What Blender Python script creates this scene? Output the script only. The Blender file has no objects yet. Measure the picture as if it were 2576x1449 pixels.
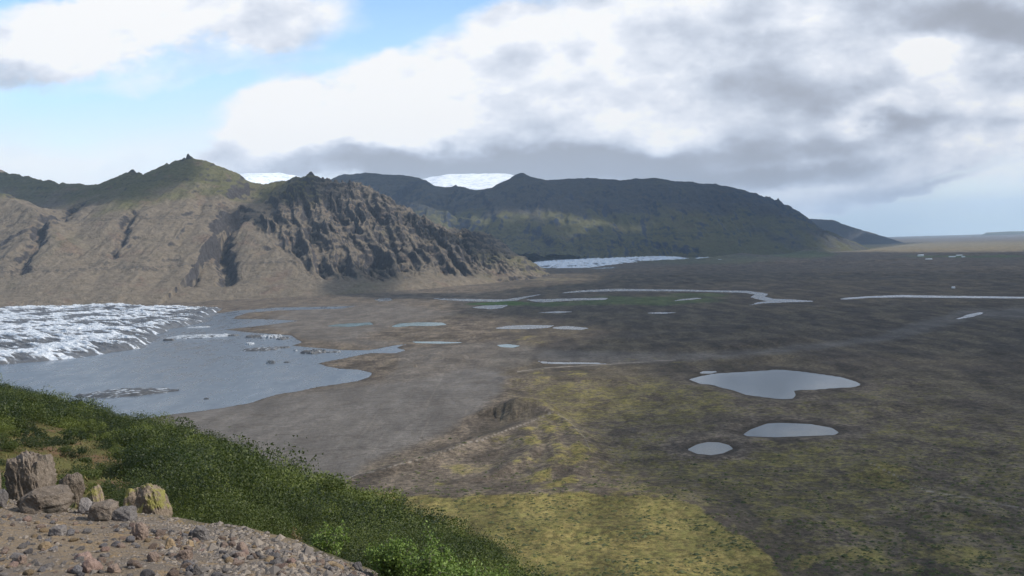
import bpy, math, random
import numpy as np
rng = np.random.RandomState(7)
random.seed(7)
PI = math.pi
sc = bpy.context.scene
COL = sc.collection

# ------------------------------------------------------------------ camera
CZ = 250.0
FPX = 2143.0                      # focal length in 2576-wide pixels
PITCH = math.radians(3.18)
ROLL = math.radians(1.9)
RC = 7.4e6                        # earth radius with refraction
fw = np.array([0, math.cos(PITCH), -math.sin(PITCH)])
r0 = np.array([1.0, 0, 0]); u0 = np.array([0, math.sin(PITCH), math.cos(PITCH)])
cr = math.cos(ROLL) * r0 - math.sin(ROLL) * u0
cu = math.cos(ROLL) * u0 + math.sin(ROLL) * r0

def pdir(px, py):
    px = np.asarray(px, float); py = np.asarray(py, float)
    a = (px - 1288) / FPX; b = (724.5 - py) / FPX
    return fw + a[..., None] * cr + b[..., None] * cu

def unproj(px, py, z=0.0):
    """pixel -> point of flat height z above the curved datum"""
    d = pdir(px, py)
    dz = np.minimum(d[..., 2], -1e-4)
    t = (z - CZ) / dz
    for _ in range(12):
        r2 = (t * d[..., 0]) ** 2 + (t * d[..., 1]) ** 2
        t = (z - r2 / (2 * RC) - CZ) / dz
    return np.stack([t * d[..., 0], t * d[..., 1]], -1)

def at_dist(px, py, dist):
    """pixel + horizontal forward distance -> flat 3D point"""
    d = pdir(px, py); t = dist / d[1]
    x, y = t * d[0], t * d[1]
    return np.array([x, y, CZ + t * d[2] + (x * x + y * y) / (2 * RC)])

def proj(x, y, z):
    """flat coordinates -> pixel"""
    zz = z - (x * x + y * y) / (2 * RC) - CZ
    cf = y * fw[1] + zz * fw[2] + x * fw[0]
    a = x * cr[0] + y * cr[1] + zz * cr[2]
    b = x * cu[0] + y * cu[1] + zz * cu[2]
    cf = np.maximum(cf, 1e-3)
    return 1288 + FPX * a / cf, 724.5 - FPX * b / cf

# zoom-frame converters (reading aids for outlines)
def c2(p): return [(858.7 + x / 3, 335.4 + y / 3) for x, y in p]
def c3(p): return [(1717.3 + x / 3, 335.4 + y / 3) for x, y in p]
def c6(p): return [(603.7 + x * .3906, 724.5 + y * .3906) for x, y in p]
def c7(p): return [(1610 + x * .375, 872 + y * .375) for x, y in p]

# ------------------------------------------------------------------ noise
_P = np.random.RandomState(3).permutation(512).astype(np.int64)
_P = np.concatenate([_P, _P, _P])
_G = np.stack([np.cos(np.arange(512) * 2.399963), np.sin(np.arange(512) * 2.399963)], 1)

def perlin(x, y, seed=0):
    x = np.asarray(x, float) + seed * 17.31; y = np.asarray(y, float) - seed * 9.77
    xi = np.floor(x).astype(np.int64); yi = np.floor(y).astype(np.int64)
    xf = x - xi; yf = y - yi
    u = xf * xf * xf * (xf * (xf * 6 - 15) + 10); v = yf * yf * yf * (yf * (yf * 6 - 15) + 10)
    def g(ix, iy, fx, fy):
        h = _P[(_P[ix & 511] + iy) & 511]
        return _G[h, 0] * fx + _G[h, 1] * fy
    n00 = g(xi, yi, xf, yf); n10 = g(xi + 1, yi, xf - 1, yf)
    n01 = g(xi, yi + 1, xf, yf - 1); n11 = g(xi + 1, yi + 1, xf - 1, yf - 1)
    return ((n00 * (1 - u) + n10 * u) * (1 - v) + (n01 * (1 - u) + n11 * u) * v) * 1.5

def fbm(x, y, oct=4, seed=0, gain=.5):
    s = 0; a = 1; f = 1; t = 0
    for i in range(oct):
        s = s + a * perlin(x * f, y * f, seed + i * 3); t += a; a *= gain; f *= 2.03
    return s / t

def ridged(x, y, oct=4, seed=0, gain=.5):
    s = 0; a = 1; f = 1; t = 0
    for i in range(oct):
        s = s + a * (1 - np.abs(perlin(x * f, y * f, seed + i * 5)) * 1.8); t += a; a *= gain; f *= 2.1
    return s / t

def sst(a, b, x):
    t = np.clip((x - a) / (b - a), 0, 1); return t * t * (3 - 2 * t)

def poly_sd(P, x, y, pad=1e9):
    """signed distance to a polygon, negative inside; +pad beyond bbox+pad"""
    P = np.asarray(P, float)
    out = np.full(x.shape, pad if pad < 1e8 else 1e9)
    m = ((x > P[:, 0].min() - pad) & (x < P[:, 0].max() + pad) & (y > P[:, 1].min() - pad) & (y < P[:, 1].max() + pad))
    X = x[m]; Y = y[m]
    if not len(X): return out
    d2 = np.full(X.shape, 1e18); ins = np.zeros(X.shape, bool)
    for i in range(len(P)):
        ax, ay = P[i - 1]; bx, by = P[i]
        ex, ey = bx - ax, by - ay; L = ex * ex + ey * ey + 1e-9
        t = np.clip(((X - ax) * ex + (Y - ay) * ey) / L, 0, 1)
        d2 = np.minimum(d2, (X - ax - t * ex) ** 2 + (Y - ay - t * ey) ** 2)
        c = ((ay > Y) != (by > Y)) & (X < (bx - ax) * (Y - ay) / (by - ay + 1e-12) + ax)
        ins ^= c
    d = np.sqrt(d2); out[m] = np.where(ins, -d, d)
    return out

def line_d(P, x, y):
    """distance, arclength and interpolated third value along a polyline"""
    best = np.full(x.shape, 1e9); S = np.zeros(x.shape); V = np.zeros(x.shape); s0 = 0
    for i in range(1, len(P)):
        ax, ay = P[i - 1][:2]; bx, by = P[i][:2]
        ex, ey = bx - ax, by - ay; L = math.hypot(ex, ey) + 1e-9
        t = np.clip(((x - ax) * ex + (y - ay) * ey) / L / L, 0, 1)
        d = np.hypot(x - ax - t * ex, y - ay - t * ey)
        m = d < best
        best = np.where(m, d, best); S = np.where(m, s0 + t * L, S)
        if len(P[0]) > 2: V = np.where(m, P[i - 1][2] * (1 - t) + P[i][2] * t, V)
        s0 += L
    return best, S, V

# ------------------------------------------------------------------ mesh helpers
def tag(o, label=None, cat=None, group=None, kind=None):
    if label: o['label'] = label
    if cat: o['category'] = cat
    if group: o['group'] = group
    if kind: o['kind'] = kind
    return o

def mesh_obj(name, V, F, mat, smooth=True, attrs=None, parent=None, curve=True, link=True):
    V = np.array(V, np.float32).reshape(-1, 3); F = np.asarray(F, np.int32)
    if curve:
        V = V.copy(); V[:, 2] -= ((V[:, 0].astype(float) ** 2 + V[:, 1].astype(float) ** 2) / (2 * RC)).astype(np.float32)
    me = bpy.data.meshes.new(name)
    n = F.shape[1]
    me.vertices.add(len(V)); me.vertices.foreach_set('co', V.ravel())
    me.loops.add(F.size); me.loops.foreach_set('vertex_index', F.ravel())
    me.polygons.add(len(F)); me.polygons.foreach_set('loop_start', np.arange(0, F.size, n, dtype=np.int32))
    me.polygons.foreach_set('use_smooth', np.full(len(F), smooth))
    if attrs:
        for k, (dom, a) in attrs.items():
            at = me.attributes.new(k, 'FLOAT', dom); at.data.foreach_set('value', np.asarray(a, np.float32).ravel())
    me.update(calc_edges=True)
    if len(V) < 400000: me.validate()
    if mat: me.materials.append(mat)
    o = bpy.data.objects.new(name, me)
    if link: COL.objects.link(o)
    if parent: o.parent = parent
    return o

def gridF(nr, nc):
    i = np.arange(nr - 1)[:, None] * nc + np.arange(nc - 1)[None, :]
    return np.stack([i, i + 1, i + nc + 1, i + nc], -1).reshape(-1, 4)

def empty(name, loc):
    o = bpy.data.objects.new(name, None); COL.objects.link(o); o.location = loc; return o

# ------------------------------------------------------------------ node helpers
class NT:
    def __init__(s, tree): s.t = tree; s.n = tree.nodes; s.l = tree.links
    def new(s, typ, **kw):
        n = s.n.new(typ)
        for k, v in kw.items(): setattr(n, k, v)
        return n
    def put(s, sock, v):
        if v is None: return
        if hasattr(v, 'is_linked') or isinstance(v, bpy.types.NodeSocket): s.l.new(v, sock)
        else: sock.default_value = v
    def math(s, op, a, b=None, c=None, clamp=False):
        n = s.new('ShaderNodeMath', operation=op, use_clamp=clamp)
        s.put(n.inputs[0], a); s.put(n.inputs[1], b); s.put(n.inputs[2], c); return n.outputs[0]
    def vm(s, op, a, b=None, scale=None):
        n = s.new('ShaderNodeVectorMath', operation=op); s.put(n.inputs[0], a); s.put(n.inputs[1], b)
        if scale is not None: s.put(n.inputs['Scale'], scale)
        return n.outputs['Value'] if op in ('LENGTH', 'DOT_PRODUCT', 'DISTANCE') else n.outputs[0]
    def noise(s, vec, scale, detail=4, rough=.55, dist=0.0, col=False):
        n = s.new('ShaderNodeTexNoise'); s.put(n.inputs['Vector'], vec)
        n.inputs['Scale'].default_value = scale; n.inputs['Detail'].default_value = detail
        n.inputs['Roughness'].default_value = rough; n.inputs['Distortion'].default_value = dist
        return n.outputs['Color' if col else 'Fac']
    def mr(s, v, a, b, c=0.0, d=1.0, smooth=True):
        n = s.new('ShaderNodeMapRange', interpolation_type='SMOOTHSTEP' if smooth else 'LINEAR')
        s.put(n.inputs[0], v)
        for i, q in zip((1, 2, 3, 4), (a, b, c, d)): s.put(n.inputs[i], q)
        return n.outputs[0]
    def mix(s, f, a, b, blend='MIX'):
        n = s.new('ShaderNodeMix', data_type='RGBA', blend_type=blend)
        s.put(n.inputs[0], f)
        for i, q in ((6, a), (7, b)):
            if isinstance(q, tuple) and len(q) == 3: q = q + (1,)
            s.put(n.inputs[i], q)
        return n.outputs[2]
    def attr(s, name): return s.new('ShaderNodeAttribute', attribute_name=name).outputs['Fac']
    def sep(s, v):
        n = s.new('ShaderNodeSeparateXYZ'); s.put(n.inputs[0], v); return n.outputs
    def comb(s, x, y, z):
        n = s.new('ShaderNodeCombineXYZ'); s.put(n.inputs[0], x); s.put(n.inputs[1], y); s.put(n.inputs[2], z); return n.outputs[0]
    def bump(s, h, strength=.5, dist=1.0):
        n = s.new('ShaderNodeBump'); s.put(n.inputs['Height'], h)
        n.inputs['Strength'].default_value = strength; n.inputs['Distance'].default_value = dist; return n.outputs[0]

def new_mat(name):
    m = bpy.data.materials.new(name); m.use_nodes = True
    t = NT(m.node_tree)
    b = m.node_tree.nodes['Principled BSDF']
    return m, t, b

def pos(t): return t.new('ShaderNodeNewGeometry').outputs['Position']

# ------------------------------------------------------------------ sun direction
SUN_AZ = math.radians(97)      # measured from +Y towards +X
SUN_EL = math.radians(38)
SUN = np.array([math.sin(SUN_AZ) * math.cos(SUN_EL), math.cos(SUN_AZ) * math.cos(SUN_EL), math.sin(SUN_EL)])

# =================================================================== MATERIALS
def mat_ground():
    m, t, b = new_mat('outwash_plain'); p = pos(t)
    moss, sand, mead, grn, tan, path, dark = [t.attr(k) for k in ('moss', 'sand', 'meadow', 'green', 'tan', 'path', 'dark')]
    nL = t.noise(p, .004, 5, .6); nM = t.noise(p, .02, 6, .65); nS = t.noise(p, .11, 5, .7); nF = t.noise(p, .6, 4, .7)
    pv = t.vm('MULTIPLY', p, (1, .28, 1)); nR = t.noise(pv, .014, 7, .62, .2)
    gravel = t.mix(t.mr(nM, .36, .64), (.070, .055, .041), (.155, .124, .092))
    gravel = t.mix(t.mr(nS, .45, .62), gravel, t.mix(t.mr(nL, .4, .6), (.056, .046, .036), (.118, .096, .070)))
    # moss heath
    mm = t.math('ADD', t.math('MULTIPLY', nM, .55), t.math('MULTIPLY', nS, .45))
    mossm = t.mr(t.math('ADD', mm, t.math('MULTIPLY', moss, .27)), .58, .78)
    mcol = t.mix(t.mr(nS, .38, .62), (.085, .072, .034), (.150, .126, .044))
    mcol = t.mix(t.mr(nF, .5, .75), mcol, (.045, .052, .018))
    c = t.mix(mossm, gravel, mcol)
    # dark sandy heath, plus the shade painted onto the big mound's face
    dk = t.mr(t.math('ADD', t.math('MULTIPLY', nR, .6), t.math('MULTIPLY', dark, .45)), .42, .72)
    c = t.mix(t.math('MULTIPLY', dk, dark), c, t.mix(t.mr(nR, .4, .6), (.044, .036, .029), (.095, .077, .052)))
    # river gravel
    sm = t.mix(t.mr(nR, .38, .62), (.100, .090, .080), (.145, .132, .118))
    ln = t.noise(t.vm('MULTIPLY', p, (.32, 1, 1)), .022, 4, .55, 1.2)
    lnm = t.mr(t.math('ABSOLUTE', t.math('SUBTRACT', ln, .5)), .0, .035, 1.0, 0.0)
    sm = t.mix(t.mr(nS, .45, .75), sm, (.105, .092, .078))
    sm = t.mix(t.math('MULTIPLY', lnm, .55), sm, (.075, .064, .054))
    c = t.mix(t.math('MULTIPLY', lnm, .35), c, (.045, .038, .030))
    c = t.mix(sand, c, sm)
    # meadow
    me = t.mix(t.mr(nM, .38, .62), (.100, .084, .030), (.185, .148, .052))
    me = t.mix(t.mr(nS, .42, .62), me, (.135, .122, .038))
    me = t.mix(t.mr(nF, .58, .74), me, (.055, .062, .020))
    mk = t.mr(t.math('ADD', meadm(t, mead, nM), 0.0), .34, .72)
    c = t.mix(mk, c, me)
    c = t.mix(t.math('MULTIPLY', grn, t.mr(nS, .3, .55)), c, (.055, .11, .022))
    c = t.mix(tan, c, t.mix(nL, (.15, .13, .075), (.20, .165, .10)))
    c = t.mix(path, c, (.22, .195, .165))
    c = t.mix(t.attr('wet'), c, t.mix(nS, (.040, .032, .025), (.065, .052, .038)))
    g1 = t.noise(p, .16, 6, .8); g2 = t.noise(t.vm('MULTIPLY', p, (.6, .3, 1)), .035, 7, .72)
    gv = t.math('MULTIPLY', t.mr(g1, .36, .64, .62, 1.42), t.mr(g2, .36, .64, .74, 1.28))
    gv = t.math('ADD', 1.0, t.math('MULTIPLY', t.math('SUBTRACT', gv, 1.0), t.math('SUBTRACT', 1.0, t.math('MULTIPLY', sand, .6))))
    c = t.vm('SCALE', c, scale=gv)
    t.put(b.inputs['Base Color'], c); b.inputs['Roughness'].default_value = .95
    b.inputs['Specular IOR Level'].default_value = .15
    h = t.math('ADD', t.math('MULTIPLY', nS, 1.6), t.math('MULTIPLY', nF, .6))
    t.put(b.inputs['Normal'], t.bump(h, .8, 1.6))
    return m
def meadm(t, mead, n): return t.math('ADD', mead, t.math('MULTIPLY', t.math('SUBTRACT', t.mr(n, .36, .64), .5), .62))

def mat_water(name, base, rough=.12, bump=.05, spec=.5):
    m, t, b = new_mat(name); p = pos(t)
    n = t.noise(t.vm('MULTIPLY', p, (.6, .25, 1)), .05, 5, .6)
    n0 = t.noise(p, .0025, 3, .5)
    c = t.mix(n0, tuple(x * .9 for x in base), tuple(x * 1.12 for x in base))
    t.put(b.inputs['Base Color'], c)
    t.put(b.inputs['Roughness'], t.mr(n, .3, .7, rough * .7, rough * 1.3))
    b.inputs['IOR'].default_value = 1.33; b.inputs['Specular IOR Level'].default_value = spec
    f = t.noise(p, .35, 3, .6)
    t.put(b.inputs['Normal'], t.bump(t.noise(p, .02, 3, .5), bump, 6.0))
    return m

def mat_mountain(name, talus, grass, rock, red, strata=.018, rock_t=(.80, .62)):
    m, t, b = new_mat(name); g = t.new('ShaderNodeNewGeometry'); p = g.outputs['Position']
    nz = t.sep(g.outputs['Normal'])[2]; z = t.sep(p)[2]
    crag = t.attr('crag'); hi = t.attr('hi')
    nL = t.noise(p, .0022, 4, .6); nM = t.noise(p, .011, 6, .65); nS = t.noise(p, .05, 5, .7)
    # streaks running down the slope: stretch noise vertically
    ps = t.vm('MULTIPLY', p, (1, 1, .18)); nk = t.noise(ps, .022, 5, .65, .3)
    c = t.mix(t.mr(nk, .35, .65), talus, tuple(x * 1.25 for x in talus))
    c = t.mix(t.mr(t.math('ADD', nL, t.math('MULTIPLY', hi, .42)), .56, .82), c, grass)
    c = t.mix(t.math('MULTIPLY', t.mr(t.noise(ps, .006, 4, .6), .56, .68), .55), c, red)
    # strata bands
    zw = t.math('ADD', z, t.math('MULTIPLY', nM, 28.0))
    st = t.noise(t.comb(0, 0, t.math('MULTIPLY', zw, 1.0)), strata, 3, .7)
    band = t.math('MULTIPLY', t.mr(st, .52, .62), t.mr(nS, .42, .6))
    c = t.mix(t.math('MULTIPLY', band, .72), c, tuple(x * 1.5 for x in rock))
    steep = t.mr(t.math('ADD', nz, t.math('MULTIPLY', t.math('SUBTRACT', nM, .5), .22)), rock_t[0], rock_t[1])
    rk = t.mix(t.mr(nS, .35, .65), rock, tuple(x * 1.8 for x in rock))
    c = t.mix(t.math('MAXIMUM', steep, t.math('MULTIPLY', crag, t.mr(nk, .5, .62)), clamp=True), c, rk)
    g1 = t.noise(t.vm('MULTIPLY', p, (1, 1, .35)), .045, 7, .78)
    c = t.vm('SCALE', c, scale=t.mr(g1, .36, .64, .78, 1.22))
    t.put(b.inputs['Base Color'], c); b.inputs['Roughness'].default_value = .95
    b.inputs['Specular IOR Level'].default_value = .1
    nV = t.noise(ps, .14, 3, .6)
    h = t.math('ADD', t.math('MULTIPLY', nM, 1.0), t.math('ADD', t.math('ADD', t.math('MULTIPLY', nS, .5), t.math('MULTIPLY', nV, .35)), t.math('MULTIPLY', st, .6)))
    t.put(b.inputs['Normal'], t.bump(h, .95, 20.0))
    return m

def mat_ice(name, dirt_amt=1.0, sc_=1.0, tint=(.27, .32, .38), top=(.60, .625, .65)):
    m, t, b = new_mat(name); p = pos(t)
    d = t.attr('debris')
    ps = t.vm('MULTIPLY', p, (.35, 1, 1))
    n1 = t.noise(ps, .016 * sc_, 8, .72, .5); n2 = t.noise(p, .06 * sc_, 6, .75)
    k = t.math('ADD', d, t.math('MULTIPLY', t.math('SUBTRACT', n1, .5), .9))
    k = t.math('ADD', k, t.math('MULTIPLY', t.math('SUBTRACT', n2, .5), .5))
    f = t.mr(k, .36, .56)
    ice = t.mix(t.mr(n2, .35, .6), tint, top)
    c = t.mix(t.math('MULTIPLY', f, dirt_amt), ice, t.mix(n1, (.018, .020, .022), (.085, .083, .083)))
    t.put(b.inputs['Base Color'], c); b.inputs['Roughness'].default_value = .55
    t.put(b.inputs['Normal'], t.bump(t.math('ADD', n1, t.math('MULTIPLY', n2, .4)), .7, 6.0 / sc_))
    return m

def mat_leaf(name, a, bb, bright=None):
    m, t, b = new_mat(name); p = pos(t)
    tint = t.attr('tint')
    n = t.noise(p, 1.2, 2, .5)
    c = t.mix(tint, a, bb)
    c = t.mix(t.mr(n, .3, .7), c, t.mix(tint, tuple(x * .75 for x in a), tuple(x * 1.25 for x in bb)))
    t.put(b.inputs['Base Color'], c); b.inputs['Roughness'].default_value = .55
    b.inputs['Specular IOR Level'].default_value = .3
    tr = t.new('ShaderNodeBsdfTranslucent'); t.put(tr.inputs[0], t.mix(.5, c, (.16, .24, .03)))
    mx = t.new('ShaderNodeMixShader'); mx.inputs[0].default_value = .2
    out = t.n['Material Output']
    t.l.new(b.outputs[0], mx.inputs[1]); t.l.new(tr.outputs[0], mx.inputs[2]); t.l.new(mx.outputs[0], out.inputs[0])
    return m

def mat_rock(name, a, bb, lich=None, scale=1.0, lich_at=(.56, .66)):
    m, t, b = new_mat(name)
    tc = t.new('ShaderNodeTexCoord').outputs['Object']
    oi = t.new('ShaderNodeObjectInfo').outputs['Random']
    n1 = t.noise(tc, 6 * scale, 6, .7); n2 = t.noise(tc, 34 * scale, 5, .7)
    c = t.mix(t.mr(n1, .3, .7), a, bb)
    c = t.mix(t.math('MULTIPLY', t.mr(n2, .5, .75), .6), c, tuple(min(1, x * 1.6) for x in bb))
    c = t.mix(t.math('MULTIPLY', t.mr(n2, .44, .30), .7), c, tuple(x * .45 for x in a))
    hs = t.new('ShaderNodeHueSaturation'); t.put(hs.inputs['Color'], c)
    t.put(hs.inputs['Value'], t.mr(oi, 0, 1, .7, 1.3, False)); c = hs.outputs[0]
    if lich:
        c = t.mix(t.mr(t.noise(tc, 3.2 * scale, 5, .65), lich_at[0], lich_at[1]), c, lich)
    t.put(b.inputs['Base Color'], c); b.inputs['Roughness'].default_value = .9
    b.inputs['Specular IOR Level'].default_value = .25
    t.put(b.inputs['Normal'], t.bump(t.math('ADD', n1, t.math('MULTIPLY', n2, .5)), .8, .05 / scale))
    return m

def mat_hill():
    m, t, b = new_mat('hillside_soil'); p = pos(t)
    gr = t.attr('gravel'); br = t.attr('heath')
    n1 = t.noise(p, .6, 5, .6); n2 = t.noise(p, 3.5, 6, .7); n3 = t.noise(p, 28, 4, .7); nL = t.noise(p, .12, 4, .6)
    soil = t.mix(t.mr(n1, .35, .65), (.235, .180, .120), (.175, .145, .116))
    soil = t.mix(t.mr(n3, .45, .7), soil, (.15, .125, .105))
    soil = t.mix(t.mr(n2, .50, .66), soil, (.27, .190, .105))
    grs = t.mix(t.mr(n2, .35, .65), (.022, .030, .010), (.075, .072, .022))
    hth = t.mix(t.mr(n2, .35, .65), (.10, .078, .03), (.072, .080, .022))
    hth = t.mix(t.mr(n1, .45, .62), hth, (.14, .085, .05))
    hth = t.mix(t.mr(nL, .5, .65), hth, (.11, .105, .034))
    c = t.mix(br, grs, hth); c = t.mix(gr, c, soil)
    t.put(b.inputs['Base Color'], c); b.inputs['Roughness'].default_value = .95
    b.inputs['Specular IOR Level'].default_value = .15
    t.put(b.inputs['Normal'], t.bump(t.math('ADD', n2, t.math('MULTIPLY', n3, .35)), .8, .12))
    return m

def mat_plain(name, col, rough=.7):
    m, t, b = new_mat(name); p = pos(t)
    n = t.noise(p, .4, 3, .6)
    t.put(b.inputs['Base Color'], t.mix(n, tuple(x * .85 for x in col), tuple(min(1, x * 1.1) for x in col)))
    b.inputs['Roughness'].default_value = rough; return m

# =================================================================== WATER OUTLINES
LAKE = [(-900, 775), (300, 790), (480, 808), (533, 791), (600, 781), (693, 774), (780, 772.5), (859, 771), (895, 769.5), (859, 776), (700, 781), (627, 786), (593, 796), (587, 803),
        (660, 803), (753, 807), (667, 818), (567, 829), (633, 837), (733, 844), (760, 861), (735, 870), (800, 876), (859, 881), (928, 881),
        (955, 877), (994, 869), (1026, 865), (998, 875), (1022, 881), (994, 888.5), (932, 888), (900, 894), (838, 906), (799, 915),
        (822, 922), (854, 928), (900, 930), (936, 938.5), (928, 949), (900, 958), (850, 966), (799, 973), (750, 984), (701, 991),
        (660, 1003), (633, 1013), (560, 1026), (467, 1038), (400, 1047), (310, 1058), (200, 1066), (-100, 1085), (-900, 1130)]
WATERS = [  # name, label, outline, bank slope, material key
 ('lake', 'large grey glacial lake with icebergs in front of the glacier', LAKE, .05, 'lake'),
 ('pond', 'turquoise pond behind the twin gravel mounds', c6([(970, 247), (1030, 228), (1150, 220), (1300, 223), (1340, 236), (1250, 244), (1100, 244), (1010, 252)]), .03, 'turq'),
 ('pond', 'faint shallow pool left of the turquoise pond', c6([(560, 246), (640, 232), (840, 222), (860, 235), (700, 250)]), .02, 'turq'),
 ('pond', 'long pale pond in the middle of the dark plain', c6([(1635, 260), (1720, 244), (1850, 238), (2025, 241), (1985, 256), (1850, 264), (1700, 264)]), .02, 'pale'),
 ('pond', 'narrow pale pond touching the right end of the long pond', c6([(2000, 256), (2100, 244), (2250, 258), (2200, 269), (2050, 264)]), .02, 'pale'),
 ('pond', 'small bright pond just below the green grass strip', c6([(1495, 125), (1560, 114), (1650, 110), (1725, 110), (1690, 129), (1620, 136), (1540, 132)]), .02, 'pale'),
 ('pond', 'thin pale pool on the gravel left of the river', c6([(860, 72), (960, 63), (990, 80), (900, 87)]), .02, 'pale'),
 ('river', 'winding silver river arm left of the green strip', c6([(1240, 66), (1400, 69), (1700, 74), (1800, 60), (1965, 36), (1850, 62), (1780, 80), (1650, 89), (1450, 85), (1300, 77)]), .015, 'pale'),
 ('river', 'straight silver river arm above the green strip', c6([(1840, 74), (2000, 71), (2200, 65), (2375, 63), (2350, 76), (2150, 80), (1950, 92), (1880, 85)]), .015, 'pale'),
 ('pond', 'tiny pale puddle at the start of the grey riverbed', c6([(1655, 368), (1720, 361), (1805, 372), (1760, 384), (1680, 380)]), .03, 'turq'),
 ('stream', 'thin stream lying along the near edge of the grey riverbed', c6([(1885, 463), (2000, 477), (2300, 481), (2370, 489), (2100, 490), (1950, 485)]), .03, 'pale'),
 ('stream', 'thin channel running right from the lake inlet', c6([(1100, 345), (1280, 344), (1460, 352), (1280, 358), (1140, 354)]), .03, 'turq'),
 ('puddle', 'pale dry looking puddle on the dark middle plain', c6([(1915, 159), (2050, 149), (2145, 153), (2050, 162)]), .02, 'pale'),
 ('river', 'long silver river with a bend on the far plain',
  c2([(1655, 1204), (1800, 1186), (2050, 1173), (2300, 1176), (2576, 1179)]) + c3([(150, 1184), (300, 1186), (480, 1188), (600, 1203), (645, 1212), (620, 1233), (680, 1248), (850, 1255), (985, 1265), (980, 1270), (780, 1275), (600, 1283), (495, 1298), (560, 1277), (640, 1267), (570, 1252), (512, 1236), (545, 1215), (480, 1204), (300, 1199), (0, 1192)]) + c2([(2300, 1191), (2100, 1191), (1850, 1197), (1680, 1206)]), .015, 'pale'),
 ('river', 'straight silver river crossing to the right edge',
  c3([(1180, 1252), (1230, 1241), (1400, 1229), (1650, 1220), (2000, 1226), (2400, 1231), (2576, 1234), (2900, 1236), (2900, 1246), (2400, 1245), (2000, 1242), (1650, 1237), (1400, 1242), (1230, 1254)]), .015, 'pale'),
 ('pond', 'slanting pale pool at the upper end of the grey riverbed', c3([(2060, 1400), (2150, 1368), (2240, 1350), (2270, 1354), (2200, 1382), (2090, 1402)]), .02, 'pale'),
 ('pond', 'thin pale pool on the dark plain below the bend', c2([(2295, 1357), (2400, 1349), (2535, 1352), (2420, 1363)]), .02, 'pale'),
 ('pond', 'thin pale sliver of water under the long river', c3([(0, 1251), (100, 1242), (157, 1243), (60, 1256), (-90, 1267)]), .02, 'pale'),
 ('pond', 'largest pond on the right plain with a hooked lower corner',
  c7([(328, 220), (400, 200), (500, 182), (700, 170), (850, 160), (920, 154), (1050, 164), (1200, 184), (1350, 205), (1450, 235), (1487, 255), (1440, 271), (1300, 278), (1060, 291), (1035, 296), (1047, 325), (1030, 347), (960, 353), (850, 341), (710, 323), (620, 291), (530, 271), (490, 256), (400, 248)]), .07, 'pond'),
 ('puddle', 'sliver of pale water beside the largest pond', c7([(392, 179), (420, 165), (540, 164), (470, 181)]), .05, 'pond'),
 ('pond', 'oval pond in a bowl between the large pond and the round one', c7([(688, 590), (740, 555), (850, 515), (950, 511), (1150, 520), (1290, 545), (1337, 575), (1310, 592), (1150, 599), (900, 608), (720, 601)]), .14, 'pond'),
 ('pond', 'small round pond, the nearest water on the right', c7([(313, 690), (380, 655), (450, 640), (530, 642), (600, 660), (627, 685), (560, 716), (480, 728), (380, 719)]), .14, 'pond'),
 ('pond', 'pale milky pool in front of the far glacier', c2([(1885, 1019), (1980, 1010), (2085, 1007), (2040, 1021), (1920, 1024)]), .02, 'pale'),
]
WPOLY = []
for nm, lb, pl, bank, mk in WATERS:
    a = np.array(pl); W = unproj(a[:, 0], a[:, 1], 0.0)
    # densify and jitter the outline so that shores are ragged
    out = []
    for i in range(len(W)):
        p, q = W[i - 1], W[i]; L = np.hypot(*(q - p)); n = int(min(14, max(1, L / 25)))
        for k in range(n):
            w = p + (q - p) * k / n
            if 0 < k: w = w + .05 * L / n * 2 * np.array([perlin(w[0] / 20, w[1] / 20, 4), perlin(w[0] / 20, w[1] / 20, 9)]) * 2
            out.append(w)
    WPOLY.append((nm, lb, np.array(out), bank, mk))

# =================================================================== GROUND
def G2W(pts, h=None):
    """pixel polyline with heights -> world polyline (x,y,h)"""
    return [tuple(unproj(p[0], p[1], p[2])) + (p[2],) for p in pts]

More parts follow.
